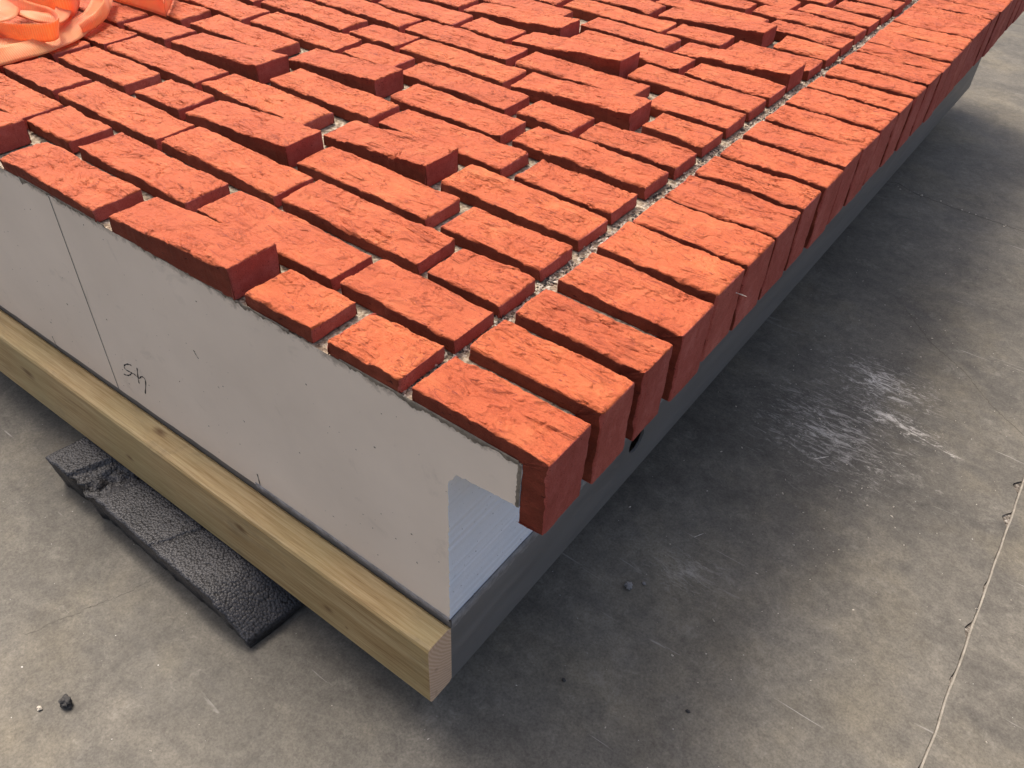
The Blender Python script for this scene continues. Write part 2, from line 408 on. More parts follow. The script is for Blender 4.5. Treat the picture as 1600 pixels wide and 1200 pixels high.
def brick_mesh(name, L, W, T, seed, leg=0.0, H=0.0, cell=0.00105, amp=1.75):
    r = np.random.default_rng(seed)
    mm = 0.001
    if H:
        P = [(-L, -T), (-L, 0), (0, 0), (0, -H), (-leg, -H)]
        rad = [0, 0.003, r.uniform(0.0015, 0.005), 0.003, 0]
    else:
        P = [(-L / 2, -T), (-L / 2, 0), (L / 2, 0), (L / 2, -T)]
        rad = [0, r.uniform(0.002, 0.005), r.uniform(0.0015, 0.004), 0]
    S = resample(P, cell, rad)
    tg = np.gradient(S, axis=0); tg /= np.linalg.norm(tg, axis=1)[:, None] + 1e-12
    N = np.stack([-tg[:, 1], tg[:, 0]], 1)            # outward for this winding
    inner = S.copy()
    if H:
        for i, (px, pz) in enumerate(S):
            if pz > -T - 1e-6 and px < -leg: inner[i] = (px, -T)
            else: inner[i] = (-leg, min(pz, -T))
    else:
        inner[:, 1] = -T
    e = np.array([0, 0.35, 0.8, 1.4, 2.1, 3.0]) * mm
    mid = np.linspace(e[-1], W - e[-1], int((W - 2 * e[-1]) / cell) + 1)[1:-1]
    Y = np.concatenate([e, mid, (W - e)[::-1]]) - W / 2
    ns, ny = len(S), len(Y)
    SS = np.arange(ns) * cell
    X2, Y2 = np.meshgrid(S[:, 0], Y, indexing='ij'); Z2, _ = np.meshgrid(S[:, 1], Y, indexing='ij')
    NX = np.repeat(N[:, 0:1], ny, 1); NZ = np.repeat(N[:, 1:2], ny, 1)
    arc = np.concatenate([[0], np.cumsum(np.linalg.norm(np.diff(S, axis=0), axis=1))])
    A2 = np.repeat(arc[:, None], ny, 1)
    topw = np.clip(NZ * 1.2, 0, 1) ** 2
    D = clay(A2, Y2, seed, amp) * (0.30 + 0.70 * topw)
    # rounded, chipped long edges
    d = W / 2 - np.abs(Y2)
    for sgn in (-1, 1):
        re = (1.9 + 3.0 * np.clip(fbm(A2 / 0.03, A2 * 0 + 3, seed + 60 + sgn, 3, 0.6), -0.35, 1) + 3.4 * np.clip(vnoise(A2 / 0.012, A2 * 0 + 9, seed + 66 + sgn) - 0.35, 0, 1)) * mm
        sel = (Y2 * sgn > 0) & (d < re)
        t = np.clip(1 - d / re, 0, 1)
        D = np.where(sel, D - re * (1 - np.sqrt(np.clip(1 - t * t * 0.96, 0, 1))), D)
    end = np.exp(-np.minimum(arc, arc[-1] - arc) / 0.004)   # keep the buried rim plain
    X2 = X2 + NX * D; Z2 = Z2 + NZ * D
    wav = np.stack([fbm(A2[:, 0] / 0.03, A2[:, 0] * 0 + q, seed + 80, 4, 0.6) for q in (1.5, 8.5)], 1) * 2.4 * mm
    k = (np.abs(Y2) / (W / 2)) ** 3
    Y3 = Y2 + np.where(Y2 < 0, wav[:, 0:1], wav[:, 1:2]) * k
    V = np.stack([X2, Y3, Z2], -1).reshape(-1, 3)
    idx = np.arange(ns * ny).reshape(ns, ny)
    F = np.stack([idx[:-1, :-1], idx[1:, :-1], idx[1:, 1:], idx[:-1, 1:]], -1).reshape(-1, 4)
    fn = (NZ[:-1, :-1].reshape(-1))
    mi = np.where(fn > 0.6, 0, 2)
    Vs = [V]; Fs = [F]; MI = [mi]; base = len(V)
    K = 5
    for sd, col in ((0, 0), (1, ny - 1)):
        outer = V.reshape(ns, ny, 3)[:, col]
        sg = -1 if sd == 0 else 1
        rows = [idx[:, col]]
        for kk in range(1, K + 1):
            t = kk / K
            xi = outer[:, 0] * (1 - t) + inner[:, 0] * t
            zi = outer[:, 2] * (1 - t) + inner[:, 1] * t
            yi = outer[:, 1] * (1 - t) + (sg * (W / 2 - 0.6 * mm)) * t + sg * 1.0 * mm * fbm(arc / 0.009, arc * 0 + kk * 0.8, seed + 90 + sd, 3)
            Vs.append(np.stack([xi, yi, zi], -1)); rows.append(np.arange(base, base + ns)); base += ns
        for a, b in zip(rows[:-1], rows[1:]):
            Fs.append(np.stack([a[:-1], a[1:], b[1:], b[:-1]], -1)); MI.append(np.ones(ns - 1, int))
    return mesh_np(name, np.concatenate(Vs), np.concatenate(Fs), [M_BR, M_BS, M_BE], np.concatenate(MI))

# ------------------------------------------------------------------ floor
FZ = -0.505
def build_floor():
    xs_l = [-40, -8, -3, -1, 0.0, 0.25, 0.34]
    ys = np.concatenate([[-30, -6, -2], np.arange(-0.6, 3.2, 0.004), [4, 8, 40]])
    V = []; F = []; MI = []
    jr = lambda y, s: max(0.0, mnoise.noise(Vector((y * 24, s, 0)))) ** 1.6 * 0.045 * max(0, min(1, (mnoise.noise(Vector((y * 5, s + 9, 0))) + 0.25) * 3)) + 0.0006 * mnoise.noise(Vector((y * 300, s, 2)))
    for y in ys:
        c = 0.3865 + 0.002 * math.sin(y * 3.1) + 0.0022 * mnoise.noise(Vector((y * 16, 3, 8)))
        l = c - 0.0016 - jr(y, 1.0); rr = c + 0.0024 + jr(y, 5.0) * 0.35
        for x, z in [(x, 0) for x in xs_l] + [(l, 0), (l + 0.0006, -0.0030 - 0.001 * random.random()), (c - 0.0009, -0.0022), (c - 0.0004, -0.0006), (c + 0.0018, -0.0006), (rr, 0)] + [(x, 0) for x in (0.44, 0.6, 1.5, 4, 40)]:
            V.append((x, y, FZ + z))
    w = len(V) // len(ys)
    for i in range(len(ys) - 1):
        for j in range(w - 1):
            F.append((i * w + j, i * w + j + 1, (i + 1) * w + j + 1, (i + 1) * w + j))
            MI.append(2 if j in (7, 8) else (1 if j in (9, 10) else 0))
    me = mesh_np('floor', V, F, [M_FLOOR, M_JOINT, M_CHIP], MI, smooth=False, fix=False)
    tag(link('floor', me), kind='structure')
build_floor()

def ribbon(path, width, z, jag, seed, thick=0.0004):
    """thin jagged line lying on a horizontal face"""
    r = random.Random(seed); P = []
    for a, b in zip(path[:-1], path[1:]):
        n = max(2, int((Vector(b) - Vector(a)).length / 0.004))
        for k in range(n):
            t = k / n; P.append(Vector(a).lerp(Vector(b), t) + Vector((r.gauss(0, jag), r.gauss(0, jag))))
    V = []; F = []
    for i, p in enumerate(P):
        q = P[min(i + 1, len(P) - 1)] - P[max(i - 1, 0)]
        nrm = Vector((-q.y, q.x)).normalized() * width * (0.3 + r.random()) * 0.5
        V += [(p.x - nrm.x, p.y - nrm.y, z), (p.x, p.y, z + thick), (p.x + nrm.x, p.y + nrm.y, z)]
    for i in range(len(P) - 1):
        for j in (0, 1): F.append((i * 3 + j, i * 3 + j + 1, i * 3 + 4 + j, i * 3 + 3 + j))
    return V, F
def joinVF(L):
    V = []; F = []
    for v, f in L:
        b = len(V); V += list(v); F += [tuple(i + b for i in q) for q in f]
    return V, F
M_CRK = mat_plain('crack_dark_grit', [(0.3, (0.05, 0.044, 0.038)), (0.7, (0.13, 0.118, 0.10))], 200)  # dark gritty tone for the crack ribbons
V, F = ribbon([(-0.20, 1.80), (-0.142, 1.792), (-0.10, 1.812), (-0.059, 1.786), (0.0, 1.778), (0.049, 1.771), (0.14, 1.767), (0.215, 1.763), (0.384, 1.74)], 0.0026, FZ + 0.0002, 0.0012, 3)
tag(link('floor_crack', mesh_np('floor_crack', V, F, [M_CRK], fix=False)), kind='structure')
V, F = ribbon([(-0.605, -0.262), (-0.598, -0.252), (-0.588, -0.222), (-0.572, -0.182), (-0.558, -0.15), (-0.548, -0.104), (-0.55, -0.07)], 0.0008, FZ + 0.0001, 0.0014, 5, 0.0002)
tag(link('floor_crack', mesh_np('floor_crack', V, F, [M_CRK], fix=False)), kind='structure')
V, F = ribbon([(0.08, 1.25), (0.16, 1.16), (0.235, 1.11), (0.30, 1.04), (0.383, 0.98)], 0.0010, FZ + 0.0002, 0.001, 8)
tag(link('floor_crack', mesh_np('floor_crack', V, F, [M_CRK], fix=False)), kind='structure')

# ------------------------------------------------------------------ crumbs
def chips(spots, seed):
    r = random.Random(seed); V = []; F = []
    for (x, y, z, s) in spots:
        b = len(V); a = r.random() * 6.28
        n = r.choice((4, 5)); fl = r.uniform(0.3, 0.8); st = r.uniform(0.8, 2.2)
        ca, sa = math.cos(a), math.sin(a)
        for k in range(n):
            t = 6.283 * k / n + r.uniform(-.3, .3); rr = s * r.uniform(0.6, 1.1) * 0.5
            px, py = rr * math.cos(t) * st, rr * math.sin(t)
            V.append((x + px * ca - py * sa, y + px * sa + py * ca, z - 0.0002 + r.uniform(0, .2) * s))
        tx, ty = r.uniform(-.2, .2) * s, r.uniform(-.2, .2) * s
        V.append((x + tx, y + ty, z + s * fl))
        for k in range(n): F.append((b + k, b + (k + 1) % n, b + n))
    return V, F

r = random.Random(21)
sp = []
for _ in range(420):
    x = r.uniform(-1.2, 0.5); y = r.uniform(-0.5, 2.3)
    sp.append((x, y, FZ, r.choice((0.0008, 0.001, 0.0012, 0.0016, 0.002))))
for _ in range(230):                                     # thicker scatter along the open side
    x = r.gauss(0.14, 0.11); y = r.gauss(0.75, 0.30)
    sp.append((x, y, FZ, r.choice((0.0008, 0.001, 0.0014, 0.002, 0.003))))
for t in np.linspace(0, 1, 22):
    sp.append((-0.14 + 0.40 * t + r.gauss(0, .006), 1.795 - 0.04 * t + r.gauss(0, .004), FZ, r.uniform(0.001, 0.006)))
V, F = chips(sp, 5)
tag(link('plaster_crumbs', mesh_np('plaster_crumbs', V, F, [M_CRUMB], smooth=False)), kind='stuff',
    label='tiny white plaster crumbs scattered over the concrete floor', cat='crumbs')

def lump(name, loc, s, mat, label, cat, seed, squash=0.6, group=None):
    bm = bmesh.new(); bmesh.ops.create_icosphere(bm, subdivisions=3, radius=1.0)
    for v in bm.verts:
        k = 1 + 0.55 * mnoise.noise(v.co * 1.6 + Vector((seed, 0, 0))) + 0.25 * mnoise.noise(v.co * 5 + Vector((0, seed, 0)))
        v.co = Vector((v.co.x * k * s[0], v.co.y * k * s[1], v.co.z * k * s[2]))
    zmin = min(v.co.z for v in bm.verts)
    for v in bm.verts: v.co.z -= zmin
    me = bpy.data.meshes.new(name); bm.to_mesh(me); bm.free(); me.materials.append(mat)
    o = link(name, me); o.location = loc
    tag(o, label, cat, group)
    return o
lump('foam_crumb', (-0.474, -0.283, FZ - 0.0005), (0.0085, 0.0065, 0.006), M_DCRUMB, 'dark grey foam crumb on the floor near the lower left corner of the photo', 'crumb', 3.1)
lump('plaster_chip', (-0.494, -0.306, FZ - 0.0003), (0.003, 0.0026, 0.002), M_CRUMB, 'small white plaster chip beside the dark foam crumb at lower left', 'chip', 5.3)
lump('mortar_chip', (-0.021, 0.289, FZ - 0.0005), (0.0055, 0.005, 0.004), M_RESID, 'pale grey mortar chip on the floor below the nearest overhanging corner brick', 'chip', 7.7)
lump('mortar_chip', (-0.006, 0.308, FZ - 0.0003), (0.0028, 0.002, 0.0015), M_RESID, 'smaller grey mortar chip just beside the bigger one below the corner brick', 'chip', 8.2)
lump('foam_crumb', (0.132, 0.176, FZ - 0.0003), (0.0026, 0.002, 0.002), M_DCRUMB, 'small dark crumb on bare floor at bottom centre right of the photo', 'crumb', 9.9)
lump('foam_crumb', (-0.014, 0.115, FZ - 0.0003), (0.0026, 0.0022, 0.002), M_DCRUMB, 'small dark crumb on the floor right of the batten end', 'crumb', 12.4)

def stick(name, a, b, rad, mat, label, cat, parent=None):
    bm = bmesh.new(); a = Vector(a); b = Vector(b); d = b - a; q = d.to_track_quat('Z', 'Y')
    rings = []
    for k in range(7):
        t = k / 6; ctr = a.lerp(b, t); rr = rad * (0.75 + 0.35 * math.sin(k * 2.1)) * (0.5 if k in (0, 6) else 1)
        rings.append([bm.verts.new(ctr + q @ Vector((rr * math.cos(j * math.pi / 3), rr * math.sin(j * math.pi / 3) * 0.7, 0))) for j in range(6)])
    for A, B in zip(rings[:-1], rings[1:]):
        for j in range(6): bm.faces.new((A[j], A[(j + 1) % 6], B[(j + 1) % 6], B[j]))
    bm.faces.new(rings[0][::-1]); bm.faces.new(rings[-1])
    me = bpy.data.meshes.new(name); bm.to_mesh(me); bm.free(); me.materials.append(mat)
    o = link(name, me, parent)
    if label: tag(o, label, cat)
    return o
stick('wood_splinter', (0.095, 0.701, FZ + 0.0012), (0.112, 0.722, FZ + 0.0012), 0.0011, M_PIN, 'pale straight wood splinter lying alone on the grey floor', 'splinter')
stick('wood_splinter', (0.012, 0.428, FZ + 0.0006), (0.020, 0.443, FZ + 0.0006), 0.0005, M_PIN, 'hair-thin pale splinter on the floor under the row of upright edge bricks', 'splinter')

# ------------------------------------------------------------------ brick panel
panel = bpy.data.objects.new('brick_panel', None); COL.objects.link(panel)
tag(panel, 'flat lying wall panel faced with orange red bricks and a row of corner bricks', 'brick panel')
VEND = 2.46

def extrude_poly(name, poly, v0, v1, mats, parent, seam_noise=0.0):
    """poly in (u,z), front face at v0 gets mats[0], sides mats[1], top mats[2]"""
    n = len(poly); V = [(u, v0, z) for u, z in poly] + [(u, v1, z) for u, z in poly]
    F = [tuple(range(n)), tuple(range(2 * n - 1, n - 1, -1))]; MI = [0, 1]
    for i in range(n):
        j = (i + 1) % n
        F.append((i, j, n + j, n + i))
        MI.append(2 if poly[i][1] > -0.0185 and poly[j][1] > -0.0185 else 1)
    me = mesh_np(name, V, F, mats, MI, smooth=False)
    return link(name, me, parent)
def rough_line(a, b, step, jag, seed):
    r = random.Random(seed); n = max(2, int(math.dist(a, b) / step)); out = []
    dx, dz = (b[0] - a[0]), (b[1] - a[1]); L = math.hypot(dx, dz); nx, nz = -dz / L, dx / L
    for k in range(n):
        t = k / n; j = r.gauss(0, jag) if k else 0
        out.append((a[0] + dx * t + nx * j, a[1] + dz * t + nz * j))
    return out
seam_u = -0.708
right_poly = ([(seam_u + 0.0004, -0.018), (-0.0268, -0.018)] + rough_line((-0.0268, -0.0185), (-0.0268, -0.070), 0.006, 0.0004, 1)
              + rough_line((-0.0268, -0.0700), (-0.096, -0.0775), 0.0035, 0.0005, 2) + rough_line((-0.096, -0.0775), (-0.1055, -0.095), 0.004, 0.0007, 3)
              + rough_line((-0.1055, -0.095), (-0.1055, -0.314), 0.004, 0.00045, 4) + rough_line((-0.1055, -0.316), (seam_u + 0.0004, -0.319), 0.02, 0.0005, 6) + [(seam_u + 0.0004, -0.319)])
extrude_poly('core_block', right_poly, 0.001, VEND, [M_WALL, M_WHITE, M_BED], panel)
left_poly = [(-1.66, -0.018), (seam_u - 0.0004, -0.018), (seam_u - 0.0004, -0.319)] + rough_line((seam_u - 0.0004, -0.319), (-1.66, -0.319), 0.02, 0.0005, 7)[1:] + [(-1.66, -0.319)]
extrude_poly('core_block', left_poly, 0.001, VEND, [M_WALL, M_WHITE, M_BED], panel)
# strip behind the seam so that it reads as a closed butt joint
bmv = [(seam_u - 0.0009, 0.0006, -0.0195), (seam_u + 0.0007, 0.0006, -0.0195), (seam_u + 0.0009, 0.0006, -0.318), (seam_u - 0.0006, 0.0006, -0.318)]
link('seam_filler', mesh_np('seam_filler', bmv, [(0, 1, 2, 3)], [M_PASTE], fix=False), panel)

# steel channel: fascia plate with a round hole, bottom lip, front plate
def steel_channel():
    U = -0.1045; z0, z1 = -0.441, -0.3195; v0, v1 = 0.0015, VEND; t = 0.004
    bm = bmesh.new()
    hole = [(0.418 + 0.0205 * math.cos(a), -0.366 + 0.0205 * math.sin(a)) for a in np.linspace(0, 2 * math.pi, 40, endpoint=False)]
    outer = [(v0, z0), (v1, z0), (v1, z1), (v0, z1)]
    polys = [[Vector((a, b, 0)) for a, b in outer], [Vector((a, b, 0)) for a, b in hole]]
    tri = tessellate_polygon(polys); pts = outer + hole
    for u in (U, U - t):
        vs = [bm.verts.new((u, a, b)) for a, b in pts]
        for q in tri: bm.faces.new([vs[i] for i in q])
        if u == U: keep = vs
        else:
            for lo, hi in ((0, 4), (4, len(pts))):
                n = hi - lo
                for i in range(n): bm.faces.new((keep[lo + i], keep[lo + (i + 1) % n], vs[lo + (i + 1) % n], vs[lo + i]))
    def box(x0, x1, y0, y1, a, b):
        r = bmesh.ops.create_cube(bm, size=1.0)['verts']
        for v in r: v.co = Vector(((x0 + x1) / 2 + v.co.x * (x1 - x0), (y0 + y1) / 2 + v.co.y * (y1 - y0), (a + b) / 2 + v.co.z * (b - a)))
    box(U - 0.06, U - t - 0.0002, v0 + 0.004, v1, z0 + 0.0005, z0 + 0.0045)     # bottom lip
    box(U - 0.06, U - t - 0.0002, v0 + 0.004, v1, z1 - 0.0045, z1 - 0.0005)     # top flange
    box(-1.66, U - t - 0.0004, v0 + 0.0005, v0 + 0.0035, z0, z1)               # front plate behind the batten
    bmesh.ops.recalc_face_normals(bm, faces=bm.faces)
    me = bpy.data.meshes.new('steel_channel'); bm.to_mesh(me); bm.free(); me.materials.append(M_STEEL)
    link('steel_channel', me, panel)
steel_channel()

# ragged adhesive and render residue
def ragged(name, axis, fixed, a0, a1, ztop, zbot, jag, mat, seed, thick=0.0012, step=0.0025, gaps=0.0):
    r = random.Random(seed); n = int((a1 - a0) / step); V = []; F = []
    for i in range(n + 1):
        a = a0 + (a1 - a0) * i / n
        zb = zbot + jag * (mnoise.noise(Vector((a * 45, seed, 0))) * 1.0 + 0.5 * mnoise.noise(Vector((a * 160, seed, 3))) + 0.25 * r.uniform(-1, 1))
        zb = min(zb, ztop - 0.0004)
        th = thick * (0.5 + 0.8 * abs(mnoise.noise(Vector((a * 70, seed, 9)))))
        zt = ztop; zm = (zt + zb) / 2
        for (d, z) in ((0, zt), (th, zt - 0.0003), (th * 1.1, zm), (0.0000, zb)):
            V.append((a, fixed - d, z) if axis == 'u' else (fixed + d, a, z))
    for i in range(n):
        if gaps and mnoise.noise(Vector(((a0 + i * step) * 13, seed, 20))) > gaps: continue
        for j in range(3): F.append((i * 4 + j, i * 4 + j + 1, i * 4 + 5 + j, i * 4 + 4 + j))
    return link(name, mesh_np(name, V, F, [mat]), panel)
ragged('adhesive_smear', 'u', 0.0008, -1.2, -0.030, -0.0150, -0.0185, 0.0065, M_PASTE, 2, gaps=0.05, thick=0.0007)
ragged('adhesive_smear', 'u', 0.0007, -0.17, -0.030, -0.0150, -0.0210, 0.006, M_PASTE, 12, thick=0.0007)
ragged('residue_strip', 'u', 0.0008, -0.42, -0.1056, -0.3125, -0.3215, 0.0030, M_RESID, 4)
ragged('residue_strip', 'v', -0.1044, 0.0015, 1.2, -0.3150, -0.3350, 0.0055, M_RESID, 6, thick=0.002)
# dark paste down the inside of the first corner brick
V = []; F = []
rr_ = random.Random(8); n = 24
for i in range(n + 1):
    z = -0.019 - 0.051 * i / n
    w_ = 0.0035 + 0.003 * abs(mnoise.noise(Vector((z * 160, 2, 0)))) + 0.0008 * rr_.random()
    V += [(-0.0266, 0.0004, z), (-0.0266 - w_ * 0.5, -0.0004, z), (-0.0266 - w_, 0.0009, z)]
for i in range(n):
    for j in (0, 1): F.append((i * 3 + j, i * 3 + j + 1, i * 3 + 4 + j, i * 3 + 3 + j))
link('adhesive_smear', mesh_np('adhesive_smear_side', V, F, [M_PASTE]), panel)

# marker strokes (45 written upside down) and ticks on the front face
def strokes(name, paths, w, parent):
    V = []; F = []
    for P in paths:
        P = [Vector(p) for p in P]
        Q = []
        for i in range(len(P) - 1):
            p0 = P[max(i - 1, 0)]; p1 = P[i]; p2 = P[i + 1]; p3 = P[min(i + 2, len(P) - 1)]
            for k in range(6):
                t = k / 6
                Q.append(0.5 * ((2 * p1) + (-p0 + p2) * t + (2 * p0 - 5 * p1 + 4 * p2 - p3) * t * t + (-p0 + 3 * p1 - 3 * p2 + p3) * t ** 3))
        Q.append(P[-1]); b = len(V)
        for i, p in enumerate(Q):
            d = Q[min(i + 1, len(Q) - 1)] - Q[max(i - 1, 0)]
            nn = Vector((-d.y, d.x)).normalized() * w * (0.8 + 0.35 * math.sin(i * 1.3))
            V += [(p.x - nn.x, 0.00075, p.y - nn.y), (p.x + nn.x, 0.00075, p.y + nn.y)]
        for i in range(len(Q) - 1): F.append((b + 2 * i, b + 2 * i + 1, b + 2 * i + 3, b + 2 * i + 2))
    return link(name, mesh_np(name, V, F, [M_BLACK], fix=False), parent)
strokes('marker_number', [[(-0.6460,-0.2432),(-0.6552,-0.2459),(-0.6670,-0.2549),(-0.6662,-0.2612),(-0.6543,-0.2598),(-0.6578,-0.2653),(-0.6665,-0.2715),(-0.6770,-0.2750)], [(-0.6543,-0.2598),(-0.6451,-0.2587),(-0.6367,-0.2602),(-0.6289,-0.2532),(-0.6225,-0.2519),(-0.6220,-0.2588),(-0.6338,-0.2858)], [(-0.6328,-0.2405),(-0.6378,-0.2564),(-0.6416,-0.2720)]], 0.0011, panel)
strokes('pencil_tick', [[(-0.8658,-0.3040),(-0.8644,-0.3147),(-0.8623,-0.3242)]], 0.0008, panel)
strokes('pencil_tick', [[(-0.4121,-0.2920),(-0.4115,-0.3055),(-0.4117,-0.3228)]], 0.0009, panel)
strokes('pencil_tick', [[(-0.4816,-0.1327),(-0.4794,-0.1375),(-0.4754,-0.1424)]], 0.0006, panel)


